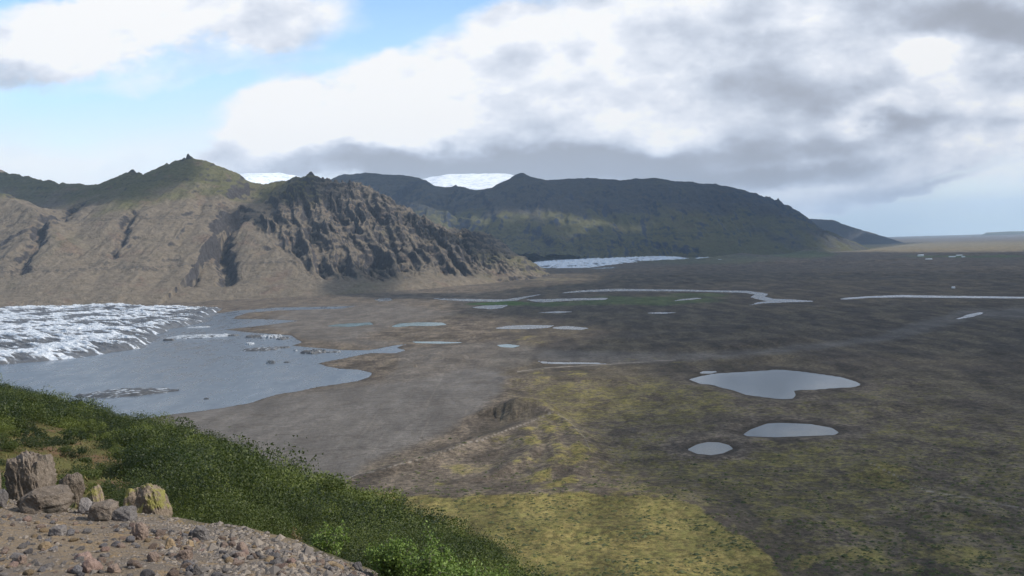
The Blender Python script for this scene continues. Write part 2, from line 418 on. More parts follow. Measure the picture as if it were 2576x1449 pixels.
MOUNDS = [  # crest polyline (pixel x, pixel y of the crest, height), side slope
 ([(1140, 1060, 1), (1190, 1040, 6), (1230, 1024, 12), (1270, 1012, 18), (1303, 1004, 23), (1345, 1010, 21), (1385, 1036, 14), (1405, 1060, 8), (1440, 1100, 6), (1465, 1150, 3)], .5),
 ([(1385, 1037, 10), (1330, 1062, 9), (1260, 1085, 8), (1180, 1112, 7), (1100, 1140, 6), (1010, 1165, 5), (940, 1185, 3), (880, 1202, 1)], .30),
 ([(955, 925, 4), (985, 911, 15), (1003, 905, 20), (1030, 911, 17), (1045, 925, 5)], .42),
 ([(985, 842, 6), (1005, 828, 20), (1028, 818, 32), (1050, 822, 28), (1080, 832, 22), (1105, 819, 26), (1130, 832, 12), (1160, 845, 4)], .42),
 ([(1035, 872, 8), (1050, 861, 20), (1070, 873, 18), (1090, 886, 8)], .42),
 ([(1105, 889, 6), (1125, 883, 16), (1150, 895, 9), (1170, 905, 4)], .40),
 ([(1110, 803, 6), (1150, 790, 22), (1175, 797, 14), (1200, 806, 6)], .35),
 ([(1060, 780, 5), (1120, 772, 14), (1250, 774, 10), (1330, 778, 6)], .25),
 ([(1268, 960, 4), (1290, 943, 12), (1380, 932, 13), (1480, 931, 14), (1520, 935, 13), (1570, 955, 7), (1610, 975, 3)], .30),
 ([(1360, 872, 12), (1420, 868, 13), (1500, 866, 14), (1700, 862, 14), (1900, 855, 13), (2000, 850, 10)], .16),
 ([(1930, 624, 25), (1990, 622, 48), (2040, 628, 36), (2100, 637, 15)], .16),
 ([(1760, 650, 20), (1800, 645, 26), (1860, 637, 30), (1930, 630, 20)], .16),
 ([(1790, 664, 10), (1900, 658, 24), (2000, 655, 22), (2120, 657, 12), (2250, 650, 22), (2340, 652, 5)], .12),
 ([(1400, 1045, 9), (1445, 1088, 12), (1462, 1148, 11), (1430, 1208, 8), (1380, 1240, 2)], .34),
 ([(1368, 1062, 9), (1403, 1108, 12), (1398, 1168, 11), (1338, 1213, 8), (1250, 1240, 2)], .34),
 ([(1326, 1078, 9), (1345, 1118, 11), (1315, 1158, 9), (1240, 1188, 6), (1120, 1215, 2)], .34),
 ([(1560, 1010, 3), (1640, 990, 8), (1700, 1010, 4)], .22),
 ([(2100, 1180, 2), (2200, 1165, 7), (2330, 1190, 3)], .2),
 ([(2250, 1280, 2), (2350, 1262, 6), (2500, 1300, 3)], .2),
 ([(1650, 1180, 2), (1760, 1205, 6), (1880, 1200, 2)], .2),
 ([(1900, 1250, 2), (1990, 1300, 7), (2080, 1360, 7), (2200, 1420, 5)], .14),
 ([(1480, 1150, 4), (1440, 1200, 7), (1350, 1250, 4)], .18),
 ([(930, 1248, 3), (1200, 1242, 7), (1500, 1236, 9), (1690, 1252, 9), (1790, 1290, 8), (1880, 1370, 7), (1960, 1449, 6), (2000, 1520, 5)], .10),
 ([(1050, 1290, 3), (1300, 1310, 6), (1600, 1330, 7), (1750, 1390, 5)], .09),
 ([(1500, 1400, 4), (1700, 1430, 7), (1900, 1500, 5)], .10),
 ([(2080, 800, 2), (2200, 786, 10), (2400, 783, 9)], .10),
 ([(2280, 672, 4), (2380, 690, 10), (2460, 705, 10), (2576, 720, 6)], .10),
]
MOUNDS = [(G2W(p), s) for p, s in MOUNDS]

def ground_h(x, y):
    r = np.hypot(x, y)
    z = 3.0 + 3.5 * fbm(x / 420, y / 420, 4, 1) + 2.2 * fbm(x / 90, y / 90, 3, 8) + .45 * fbm(x / 26, y / 26, 3, 21)
    rough = sst(900, 1900, r) * sst(-700, 300, x)                     # hummocky moraine
    z = z + rough * 9.0 * (ridged(x / 340, y / 230, 4, 12, .42) - .45) * (.3 + 1.2 * sst(-.2, .3, fbm(x / 900, y / 900, 2, 15)))
    z = z + sst(3800, 5200, r) * 5 * (ridged(x / 600, y / 500, 4, 31) - .35)
    z = z - 40 * sst(8500, 16000, r) - 45 * sst(15000, 26000, r)
    far = sst(9000, 12000, r)
    for P, s in MOUNDS:
        if P[0][1] < 2600: P = [(a_, b_, c_ * 1.2) for a_, b_, c_ in P]
        P_ = np.array(P); pad = P_[:, 2].max() / s + 60
        m = ((x > P_[:, 0].min() - pad) & (x < P_[:, 0].max() + pad) & (y > P_[:, 1].min() - pad) & (y < P_[:, 1].max() + pad))
        if not m.any(): continue
        X = x[m]; Y = y[m]
        wx = 10 * fbm(X / 60, Y / 60, 3, 41); wy = 10 * fbm(X / 60, Y / 60, 3, 47)
        d, S, V = line_d(P, X + wx, Y + wy)
        d = np.sqrt(d * d + 30) - 5.5
        hh = V - s * d + 1.3 * fbm(X / 22, Y / 22, 3, 5) * np.clip(V / 12, .2, 1)
        zz = z[m]; k = 1.5
        mx = np.maximum(zz, hh); z[m] = mx + k * np.log(np.exp((zz - mx) / k) + np.exp((hh - mx) / k)) - k * .25
    # low flats around the water, beds below it
    cap = np.full(x.shape, 1e3); bed = np.zeros(x.shape)
    for nm, lb, W, bank, mk in WPOLY:
        pad = 420.0
        sd = poly_sd(W, x, y, pad)
        m = sd < pad - 1; s = sd[m]
        cap[m] = np.minimum(cap[m], .15 + bank * np.maximum(s, 0))
        bed[m] = np.maximum(bed[m], sst(-1, 10, -s))
    z = np.where(cap < 900, np.minimum(np.maximum(z, .3), cap), z)
    return z - 3.0 * bed

az_c = np.radians(np.arange(-34, 34, .052)); az_l = np.radians(np.arange(-62, -34, .5)); az_r = np.radians(np.arange(34, 62.1, .5))
AZ = np.concatenate([az_l, az_c, az_r])
rs = [330.0]
while rs[-1] < 64000:
    r = rs[-1]; rs.append(r + min(1.05 * r * r / 213000, max(.0068 * r, 1)))
RS = np.array(rs)
A, R = np.meshgrid(AZ, RS)
GX = R * np.sin(A); GY = R * np.cos(A)
GZ = ground_h(GX.ravel(), GY.ravel()).reshape(GX.shape)
PX, PY = proj(GX, GY, GZ)
def blobs(lst, soft=1.0):
    out = np.zeros(PX.shape)
    wx = PX + 26 * fbm(GX / 130, GY / 260, 4, 60); wy = PY + 5 * fbm(GX / 130, GY / 260, 4, 66)
    for (x, y, rx, ry, w) in lst:
        d = np.hypot((wx - x) / rx, (wy - y) / ry)
        out = np.maximum(out, w * (1 - sst(.65, 1.15, d)))
    return out
def ppoly(pl, soft):
    """soft polygon in pixel coordinates (evaluated on the ground sheet)"""
    wx = PX + 14 * fbm(GX / 60, GY / 120, 4, 70); wy = PY + 4 * fbm(GX / 60, GY / 120, 4, 76)
    sd = poly_sd(pl, wx.ravel(), wy.ravel() * 2.2 if False else wy.ravel(), soft * 3).reshape(PX.shape)
    return 1 - sst(-soft, soft, sd)
sand = ppoly([(250, 1062), (700, 996), (940, 962), (1060, 950), (1170, 920), (1250, 925), (1275, 950), (1262, 985), (1195, 1040), (1120, 1085), (1020, 1130), (930, 1165), (860, 1215), (600, 1180)], 14)
sand = np.maximum(sand, ppoly([(1365, 880), (1500, 884), (1700, 888), (1850, 884), (2010, 868), (2200, 848), (2290, 815), (2420, 780), (2800, 760), (2800, 800), (2450, 800), (2330, 835), (2230, 858), (2050, 880), (1850, 900), (1650, 912), (1420, 915), (1340, 905)], 6) * .75)
sand = sand * (1 - ppoly([(1165, 1056), (1230, 1026), (1303, 1000), (1400, 1036), (1262, 1086), (1150, 1110)], 8))
sand = np.maximum(sand, .6 * ppoly([(760, 770), (1000, 762), (1150, 790), (1000, 815), (900, 850), (1000, 862), (950, 875), (760, 850), (640, 812)], 8))
sand = np.maximum(sand, .55 * ppoly([(1000, 880), (1250, 860), (1400, 880), (1330, 915), (1250, 930), (1100, 960), (950, 960), (1000, 930)], 8))
meadow = ppoly([(900, 1240), (1000, 1243), (1300, 1248), (1500, 1237), (1690, 1252), (1760, 1268), (1800, 1300), (1870, 1350), (1930, 1400), (1990, 1470), (2050, 1700), (700, 1700), (800, 1300)], 16)
meadow = np.maximum(meadow, .42 * blobs([(2230, 1200, 120, 40, .8), (2150, 1420, 190, 60, .75), (2450, 1300, 160, 60, .6), (1450, 1130, 70, 60, .75), (1330, 1165, 120, 20, .6), (2380, 1080, 90, 14, .8), (1200, 1175, 120, 25, .6), (1400, 950, 90, 25, .85), (1340, 855, 60, 14, .6), (1700, 905, 160, 10, .6), (2050, 1340, 160, 50, .7), (2350, 1400, 150, 45, .65)]))
moss = .08 + .42 * sst(1000, 1500, PX) * sst(800, 1000, PY) + .10 * sst(1500, 2100, PX) * sst(1000, 1150, PY)
moss = np.clip(moss + .3 * blobs([(1450, 1010, 160, 60, 1), (1650, 1010, 220, 60, .8), (1900, 1200, 400, 120, .6), (1800, 905, 300, 25, .9), (1500, 960, 200, 40, .7)]), 0, 1)
crv = np.zeros(PX.shape)
for P, s_ in MOUNDS:
    if len(P) == 5 and s_ == .34:
        m_ = (GY < 1500) & (GY > 700) & (GX > -250) & (GX < 350)
        d, _, _ = line_d(P, GX[m_], GY[m_]); crv[m_] = np.maximum(crv[m_], 1 - sst(4, 16, d + 6 * fbm(GX[m_] / 12, GY[m_] / 12, 3, 93)))
meadow = np.maximum(meadow, .50 * crv)
wet = np.zeros(PX.shape)
for nm, lb, Wp, bank, mk in WPOLY:
    sd_ = poly_sd(Wp, GX.ravel(), GY.ravel(), 60).reshape(PX.shape)
    wd_ = 13 if mk == 'pond' else 9
    wet = np.maximum(wet, (1 - sst(wd_ * .35, wd_, sd_ + 3 * fbm(GX / 14, GY / 14, 2, 95))) * (.9 if mk == 'pond' else .6))
    if mk == 'pond': moss = moss * (1 - .7 * (1 - sst(15, 45, sd_))); meadow = meadow * (1 - sst(60, 20, sd_)) if False else meadow
moss = moss * (1 - .8 * ppoly([(1170, 1052), (1220, 1022), (1300, 1000), (1380, 1030), (1320, 1062), (1180, 1108), (1060, 1140), (1050, 1100)], 8))
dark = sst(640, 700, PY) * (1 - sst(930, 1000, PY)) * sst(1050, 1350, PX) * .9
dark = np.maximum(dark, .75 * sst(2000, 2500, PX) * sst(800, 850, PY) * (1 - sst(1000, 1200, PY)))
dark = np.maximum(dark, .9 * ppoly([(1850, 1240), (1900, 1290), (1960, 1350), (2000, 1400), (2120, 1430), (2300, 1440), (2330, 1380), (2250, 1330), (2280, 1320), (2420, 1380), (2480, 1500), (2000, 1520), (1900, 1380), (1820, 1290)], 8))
dark = np.maximum(dark, .82 * ppoly([(1165, 1056), (1230, 1026), (1303, 1003), (1345, 1010), (1385, 1038), (1330, 1060), (1262, 1084), (1190, 1100)], 5))  # shaded face of the big mound, painted darker
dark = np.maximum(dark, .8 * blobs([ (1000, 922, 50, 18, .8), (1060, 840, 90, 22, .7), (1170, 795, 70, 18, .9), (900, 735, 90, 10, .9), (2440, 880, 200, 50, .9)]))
green = blobs([(1260, 764, 85, 6, 1), (1420, 765, 120, 5, .6), (1620, 756, 200, 12, .55), (1760, 742, 80, 6, .5), (2140, 622, 70, 7, .8), (2450, 645, 200, 3, .7), (2020, 640, 90, 10, .5), (1760, 652, 200, 14, .3)])
tan = np.clip(ppoly([(2080, 632), (2130, 616), (2300, 611), (2576, 607), (3200, 600), (3200, 634), (2576, 630), (2300, 633)], 4) * .75, 0, 1)
tan = np.maximum(tan, .28 * blobs([(1130, 700, 260, 8, 1), (1000, 712, 180, 6, 1), (1400, 703, 120, 4, 1), (800, 712, 60, 8, .8)]))
path = np.zeros(PX.shape)
for pl, w in ((( (878, 1203), (900, 1192), (940, 1186), (1010, 1166), (1060, 1155), (1100, 1141), (1180, 1113), (1215, 1106), (1262, 1086), (1330, 1063), (1385, 1039), (1392, 1034)), .85),
              (((1392, 1036), (1430, 1058), (1470, 1100), (1485, 1130)), .7),
              (((1300, 935), (1380, 925), (1500, 918), (1600, 912), (1700, 905)), .9),
              (((2190, 1165), (2260, 1200), (2330, 1235), (2450, 1255), (2576, 1280)), .9)):
    q = [tuple(p) for p in pl]
    d, _, _ = line_d(q, PX + 1.2 * perlin(GX / 15, GY / 15, 90), PY)
    path = np.maximum(path, (1 - sst(w * .6, w * 1.6, d)) * .7)
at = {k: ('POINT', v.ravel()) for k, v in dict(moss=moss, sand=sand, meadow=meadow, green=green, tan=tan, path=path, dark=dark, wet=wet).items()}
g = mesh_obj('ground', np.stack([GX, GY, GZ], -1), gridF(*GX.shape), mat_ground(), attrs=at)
tag(g, 'flat outwash plain of gravel and moss heath reaching the coast', kind='structure')
# sea: beyond the coast, a sheet just above the sinking sandur
cl = unproj(np.array([1900, 2150, 2300, 2450, 2576, 2800, 3100.]), np.array([600, 600, 598.6, 597.3, 596.5, 594, 592.]), -86.0)
sx = []
for t_ in np.linspace(0, 1, 40):
    i = t_ * (len(cl) - 1); k = min(int(i), len(cl) - 2); p = cl[k] + (cl[k + 1] - cl[k]) * (i - k); sx.append(p)
sx = np.array(sx); rr = np.hypot(sx[:, 0], sx[:, 1]); rows = []
for f in np.linspace(0, 1, 60):
    R_ = rr + (64000 - rr) * f ** 1.6
    rows.append(np.stack([sx[:, 0] / rr * R_, sx[:, 1] / rr * R_, np.full(len(rr), -82.0)], -1))
mats = {'lake': mat_water('lake_water', (.100, .117, .138), .30, .0), 'turq': mat_water('turquoise_water', (.13, .19, .20), .2, .03),
        'pale': mat_water('pale_water', (.135, .138, .14), .25, .04), 'pond': mat_water('pond_water', (.020, .046, .064), .05, .02, .42),
        'sea': mat_water('sea_water', (.025, .08, .15), .3, .2)}
tag(mesh_obj('sea', np.array(rows), gridF(60, 40), mats['sea']), 'blue strip of sea on the horizon at the right', kind='structure')

def tri_poly(W, z):
    import mathutils
    me = mathutils.geometry.tessellate_polygon([[mathutils.Vector((p[0], p[1], 0)) for p in W]])
    return np.column_stack([W, np.full(len(W), z)]), np.array([list(f) for f in me])
for nm, lb, W, bank, mk in WPOLY:
    C = W.mean(0)
    # push the outline outwards a little so that the bank, not the sheet, draws the shore
    nxt = np.roll(W, -1, 0) - np.roll(W, 1, 0); n = np.stack([nxt[:, 1], -nxt[:, 0]], -1); n /= np.hypot(*n.T)[:, None] + 1e-9
    area = .5 * np.sum(W[:, 0] * np.roll(W[:, 1], -1) - np.roll(W[:, 0], -1) * W[:, 1])
    W2 = W + n * (2.0 if area > 0 else -2.0)
    V, F = tri_poly(W2, 0.0)
    tag(mesh_obj(nm, V, F, mats[mk], smooth=False), lb, kind='structure')

# =================================================================== MOUNTAINS
def heightfield(x0, x1, y0, y1, step, ridges, soft, seed, apron=90.0, gul=1.0, post=None, apr=.8):
    xs = np.arange(x0, x1, step); ys = np.arange(y0, y1, step)
    X, Y = np.meshgrid(xs, ys); sh = X.shape; X = X.ravel(); Y = Y.ravel()
    wx = 55 * fbm(X / 420, Y / 420, 4, seed) ; wy = 55 * fbm(X / 420, Y / 420, 4, seed + 7)
    acc = np.full(X.shape, -1e4); crag = np.zeros(X.shape)
    for ri, (P, slope, camp, cseed) in enumerate(ridges):
        near = None
        d0, S, V = line_d(P, X, Y)
        fade = sst(0, 160, d0)
        d, S, V = line_d(P, X + wx * fade, Y + wy * fade)
        # gullies run straight down from the crest; ribs stand between them
        gl = ridged(S / 95 + .25 * fbm(X / 150, Y / 150, 2, cseed), d / 900, 4, cseed, .6) - .62
        fine = ridged(S / 38, d / 260, 3, cseed + 11, .55) - .6
        h = V - slope * d * (1 - .10 * np.clip(d / 900, 0, 1))
        h = h + camp * gul * (gl * 62 + fine * 26) * (.25 + .75 * sst(0, 220, d)) + camp * 26 * fbm(X / 70, Y / 70, 4, cseed + 3) * sst(0, 60, d)
        if camp > .5: h = h + camp * 13 * (ridged(S / 24, d / 140, 2, cseed + 29) - .5) * (1 - sst(0, 160, d))
        k = soft; mx = np.maximum(acc, h)
        wgt = 1 / (1 + np.exp(np.clip((acc - h) / k, -30, 30)))
        crag = crag * (1 - wgt) + camp * wgt
        acc = mx + k * np.log(np.exp((acc - mx) / k) + np.exp((h - mx) / k))
    Z = acc + 14 * fbm(X / 160, Y / 160, 5, seed + 20) * sst(40, 200, acc) + 3.0 * fbm(X / 38, Y / 38, 3, seed + 33)
    # stepped lava beds
    bed = 46.0; q = Z / bed + .35 * fbm(X / 500, Y / 500, 2, seed + 50); fr = q - np.floor(q)
    st_ = (np.floor(q) + sst(.25, .75, fr) - .35 * fbm(X / 500, Y / 500, 2, seed + 50)) * bed
    Z = Z + (st_ - Z) * .33 * (.35 + .65 * np.clip(crag, 0, 1))
    if post is not None: Z, crag = post(X, Y, Z, crag)
    ap_ = apr if post is None or apr == 1 else .8 + .35 * sst(-900, -100, X)
    Z = np.where(Z < apron, apron - (apron - Z) * ap_, Z)
    return X.reshape(sh), Y.reshape(sh), Z.reshape(sh), crag.reshape(sh)

def RD(pts): return [tuple(at_dist(*p)) for p in pts]
def keep_above(X, Y, Z, zmin, mat, name, label, crag, hi):
    nr, nc = X.shape; F = gridF(nr, nc); z = Z.ravel()
    ok = (z[F].max(1) > zmin); F = F[ok]
    used = np.zeros(nr * nc, bool); used[F.ravel()] = True
    idx = np.cumsum(used) - 1
    V = np.stack([X, Y, Z], -1).reshape(-1, 3)[used]
    o = mesh_obj(name, V, idx[F], mat, attrs={'crag': ('POINT', crag.ravel()[used]), 'hi': ('POINT', hi.ravel()[used])})
    return tag(o, label, kind='structure')

M1 = [
 (RD([(-420, 380, 7300), (-200, 405, 7300), (0, 429, 7200), (60, 442, 7100), (120, 454, 7000), (170, 460, 6900), (240, 463, 6750), (290, 447, 6600), (322, 433, 6500), (333, 428, 6500), (342, 433, 6490), (365, 439, 6450), (383, 437, 6380), (420, 412, 6200)]), .50, .10, 201),
 (RD([(420, 412, 6200), (440, 406, 6100), (460, 400, 6000), (475, 397, 5950), (505, 402, 5940), (525, 406, 5940), (560, 420, 5950), (600, 438, 5980), (628, 455, 6000), (660, 458, 6000), (705, 456, 6000), (745, 447, 5960)]), .50, .12, 211),
 (RD([(745, 447, 5960), (765, 443, 5920), (783, 438, 5900), (800, 444, 5900), (830, 452, 5930), (845, 456, 5950), (860, 457, 5970), (890, 457, 5990), (910, 462, 6000), (920, 470, 6030)]), .56, 1.0, 221),
 (RD([(920, 470, 6030), (945, 484, 6070), (975, 503, 6120), (1000, 516, 6160), (1030, 533, 6250), (1060, 548, 6300)]), .54, .85, 231),
 (RD([(1060, 548, 6300), (1130, 568, 6450)]), .60, .45, 241),
 (RD([(1130, 568, 6450), (1175, 574, 6500), (1205, 577, 6550), (1232, 587, 6620)]), .86, .35, 243),
 (RD([(1140, 585, 6350), (1165, 630, 6120), (1180, 668, 5950)]), .55, .3, 244),
 (RD([(1232, 587, 6620), (1256, 600, 6680), (1276, 617, 6740), (1288, 638, 6780), (1296, 660, 6800)]), 1.05, .3, 245),
 # spur from the main peak down to the left
 (RD([(486, 402, 5930), (487, 440, 5700), (462, 458, 5620), (400, 495, 5350), (330, 538, 5080), (250, 585, 4830), (190, 635, 4620), (140, 690, 4420)]), .50, .12, 251),
 # broad front fan
 (RD([(487, 440, 5700), (480, 500, 5400), (470, 560, 5120), (450, 630, 4800), (430, 700, 4500)]), .34, .10, 261),
 (RD([(487, 440, 5700), (530, 500, 5450), (545, 570, 5150), (520, 640, 4830), (500, 715, 4480)]), .42, .14, 266),
 (RD([(400, 495, 5350), (350, 590, 4980), (310, 660, 4680), (280, 715, 4440)]), .40, .12, 268),
 # spur right of the central ravine
 (RD([(745, 447, 5960), (700, 480, 5760), (650, 520, 5520), (605, 556, 5300), (612, 600, 5120), (640, 660, 4900), (655, 710, 4700)]), .48, .28, 271),
 (RD([(783, 438, 5900), (810, 520, 5560), (840, 600, 5260), (870, 670, 5030)]), .60, .6, 281),
 (RD([(920, 470, 6030), (985, 560, 5700), (1030, 640, 5500)]), .60, .6, 287),
 (RD([(1060, 548, 6300), (1120, 620, 6000), (1160, 668, 5850)]), .54, .4, 301),
 # far-left front shoulder
 (RD([(-420, 400, 5600), (-200, 430, 5500), (0, 486, 5250), (60, 511, 5080), (125, 551, 4850), (135, 566, 4780)]), .50, .14, 311),
 (RD([(0, 486, 5250), (-20, 560, 4900), (-30, 640, 4600), (-40, 700, 4400)]), .38, .12, 317),
 (RD([(125, 551, 4850), (85, 620, 4600), (60, 680, 4400)]), .42, .2, 319),
]
matM1 = mat_mountain('near_mountain', (.136, .113, .084), (.102, .098, .048), (.036, .033, .033), (.150, .104, .078))
RAV = [(RD([(610, 545, 5350), (575, 575, 5220), (553, 600, 5080), (560, 640, 4890), (568, 680, 4700), (572, 722, 4510)]), 75, 55, 1),
       (RD([(210, 520, 5600), (165, 548, 5250), (130, 575, 5000), (100, 612, 4790), (98, 650, 4620), (62, 690, 4450), (48, 738, 4290)]), 55, 48, 1),
       (RD([(335, 570, 5080), (318, 605, 4920), (312, 640, 4760), (285, 690, 4550)]), 32, 34, .7),
       (RD([(300, 505, 5700), (380, 470, 5900)]), 10, 60, .1),
       (RD([(488, 690, 4560), (490, 730, 4420)]), 22, 22, .8),
       (RD([(690, 505, 5750), (640, 480, 5900), (600, 520, 5650), (570, 560, 5350)]), 28, 60, .1)]
FACE = [(650, 560), (700, 500), (740, 462), (785, 425), (860, 420), (930, 460), (1010, 510), (1070, 552), (1200, 590), (1270, 640), (1285, 668), (1160, 676), (1000, 690), (880, 694), (800, 692), (740, 640), (700, 600)]
SPIRES = [(473, 397, 5950, 34, 12), (463, 401, 5980, 16, 14), (481, 400, 5950, 14, 12), (783, 438, 5900, 7, 16), (812, 446, 5900, 16, 8), (333, 430, 6500, 16, 22), (845, 456, 5950, 20, 14), (880, 458, 5980, 16, 16), (862, 458, 5970, 14, 10), (1018, 525, 6200, 14, 14), (905, 460, 6000, 14, 20), (930, 476, 6050, 16, 14)]
def m1_post(X, Y, Z, crag):
    px, py = proj(X, Y, Z)
    face = 1 - sst(-22, 34, poly_sd(FACE, px, py, 60)); lo = sst(-10, 90, Z)
    u = X + .45 * Y + 55 * fbm(X / 260, Y / 260, 3, 1201)
    rib = ridged(u / 150, Y / 1300, 3, 1211, .5); rib2 = ridged(u / 52, Y / 300, 3, 1221, .5)
    crest = sst(20, 200, np.abs(line_d([q for q in M1[2][0]] + [q for q in M1[3][0]], X, Y)[0]))
    brk = .55 + .75 * sst(-.25, .3, fbm(X / 240, Y / 240, 3, 1231))
    Z = Z + face * lo * brk * (.3 + .7 * crest) * (112 * (rib - .66) + 44 * (rib2 - .62) + 17 * (ridged(u / 22, Y / 150, 2, 1291) - .6))
    bed = 37.0; ph = 1.3 * fbm(X / 420, Y / 420, 3, 1297); q = Z / bed + ph; fr = q - np.floor(q)
    Z = Z + ((np.floor(q) + sst(.3, .62, fr) - ph) * bed - Z) * .20 * face * lo * (.3 + 1.1 * sst(-.2, .25, fbm(X / 130, Y / 130, 3, 1299)))
    jag = (1 - crest) * face * sst(820, 850, px)
    Z = Z + jag * 26 * (ridged(X / 30, Y / 60, 3, 1241) - .55)
    u2 = X - .1 * Y + 60 * fbm(X / 300, Y / 300, 3, 1251)
    Z = Z + (1 - face) * lo * sst(0, 250, Z) * 20 * (ridged(u2 / 130, Y / 900, 4, 1261, .6) - .62)
    crag = np.maximum(crag * .5, face * (.55 + .45 * sst(-.2, .2, fbm(X / 90, Y / 160, 3, 1271))))
    for P, dep, wd, cg in RAV:
        d, S, V = line_d(P, X + 22 * fbm(X / 70, Y / 70, 3, 1281), Y)
        w_ = wd * (.8 + .5 * fbm(S / 120, S * 0, 2, 1283))
        k = np.exp(-(d / w_) ** 2); Z = Z - dep * k * sst(-20, 60, Z); crag = np.maximum(crag, cg * np.exp(-(d / (wd * 1.5)) ** 2))
    for (a, b, c, h, w_) in SPIRES:
        q = at_dist(a, b, c); Z = Z + h * np.exp(-(((X - q[0]) ** 2 + (Y - q[1]) ** 2) / w_ ** 2) ** 1.5)
        crag = np.maximum(crag, np.exp(-((X - q[0]) ** 2 + (Y - q[1]) ** 2) / (w_ * 3) ** 2))
    return Z, crag
X, Y, Z, C = heightfield(-5600, 700, 3700, 8300, 7.0, M1, 9.0, 100, post=m1_post)
pxm, pym = proj(X, Y, Z)
hi = sst(560, 430, pym) * (1 - sst(760, 860, pxm)) + .25 * sst(1150, 1230, pxm)
keep_above(X, Y, Z, -25, matM1, 'mountain', 'tan and olive mountain with a rocky summit and craggy right ridge', C, np.clip(hi, 0, 1))

M2 = [
 (RD([(852, 441, 12700), (880, 437, 12500), (920, 434, 12300), (980, 438, 12100), (1040, 442, 12000), (1062, 449, 11950), (1080, 459, 11850), (1100, 469, 11800), (1138, 469, 11700), (1147, 464, 11690), (1152, 469, 11690), (1175, 472, 11650), (1195, 478, 11600), (1240, 473, 11400), (1268, 467, 11320), (1285, 452, 11280), (1299, 440, 11250)]), .50, .10, 401),
 (RD([(1299, 440, 11250), (1312, 436, 11250), (1325, 439, 11270), (1345, 446, 11320), (1375, 452, 11450), (1400, 451, 11500), (1440, 448, 11600), (1500, 447, 11700), (1560, 452, 11750), (1600, 449, 11800), (1650, 447, 11800), (1700, 454, 11900), (1750, 459, 12000), (1800, 463, 12200)]), .54, .10, 411),
 (RD([(1800, 463, 12200), (1850, 472, 12500), (1900, 486, 13000)]), .74, .15, 415),
 (RD([(1900, 486, 13000), (1960, 505, 13700), (1990, 520, 14200), (2010, 534, 14500)]), .88, .3, 421),
 (RD([(2010, 534, 14500), (2022, 546, 14600), (2030, 560, 14650), (2042, 578, 14700)]), 1.1, .35, 425),
 (RD([(1312, 436, 11250), (1345, 470, 10950), (1385, 505, 10650), (1430, 535, 10350), (1480, 562, 10100)]), .45, .12, 431),
 (RD([(1240, 473, 11400), (1180, 510, 10900), (1160, 535, 10500), (1240, 560, 10100), (1300, 566, 9900)]), .40, .10, 437),
 # bright shelf above the far glacier
 (RD([(1020, 512, 10300), (1060, 514, 10150), (1120, 528, 10050), (1200, 562, 9900), (1300, 569, 9800), (1400, 570, 9750), (1500, 574, 9750), (1600, 588, 9800), (1700, 602, 9900)]), .62, .28, 441),
 (RD([(1100, 469, 11800), (1060, 500, 11000), (1040, 514, 10300), (1130, 570, 9700), (1180, 590, 9500)]), .45, .12, 447),
 (RD([(1600, 449, 11800), (1640, 520, 11100), (1700, 570, 10600), (1790, 607, 10200), (1850, 625, 10000)]), .40, .10, 451),
 (RD([(1800, 463, 12200), (1830, 530, 11700), (1880, 580, 11300), (1960, 618, 11000)]), .66, .3, 457),
 (RD([(1900, 486, 13000), (1930, 550, 12500), (1970, 595, 12400), (2010, 612, 12200)]), .78, .35, 461),
 (RD([(1985, 520, 14200), (2005, 570, 13900), (2025, 598, 13700)]), .88, .35, 467),
]
matM2 = mat_mountain('far_mountain', (.052, .052, .052), (.092, .090, .045), (.018, .024, .040), (.085, .07, .05), .012, (.86, .70))  # bluish rock: cool shade tone put into the colour
def m2_post(X, Y, Z, crag):
    u = X + 90 * fbm(X / 500, Y / 500, 3, 1301)
    rib = ridged(u / 330, Y / 1500, 4, 1311, .6); hi_ = sst(60, 500, Z)
    cr_d = sst(60, 520, np.minimum(line_d(M2[0][0], X, Y)[0], np.minimum(line_d(M2[1][0], X, Y)[0], line_d(M2[2][0], X, Y)[0])))
    Z = Z + (.12 + .88 * cr_d) * (.35 + .65 * hi_) * sst(0, 60, Z) * 105 * (rib - .64) + (5 + 17 * cr_d) * fbm(X / 260, Y / 260, 4, 1321) * sst(0, 80, Z)
    px, py = proj(X, Y, Z)
    cl = (1 - sst(-8, 10, poly_sd([(1240, 585), (1500, 596), (1760, 625), (1760, 660), (1240, 660)], px, py, 40)))
    Z = Z + cl * 60 * (ridged(u / 120, Y / 900, 3, 1331) - .6)
    return Z, np.maximum(crag, .75 * cl)
X, Y, Z, C = heightfield(-5200, 6800, 9000, 17200, 19.0, M2, 14.0, 140, apron=60, gul=1.9, post=m2_post, apr=1.0)
pxm, pym = proj(X, Y, Z)
hi = sst(505, 570, pym) * (1 - .5 * sst(1850, 2000, pxm))
keep_above(X, Y, Z, -60, matM2, 'mountain', 'long dark mountain across the valley with its top in cloud', C, np.clip(hi, 0, 1))

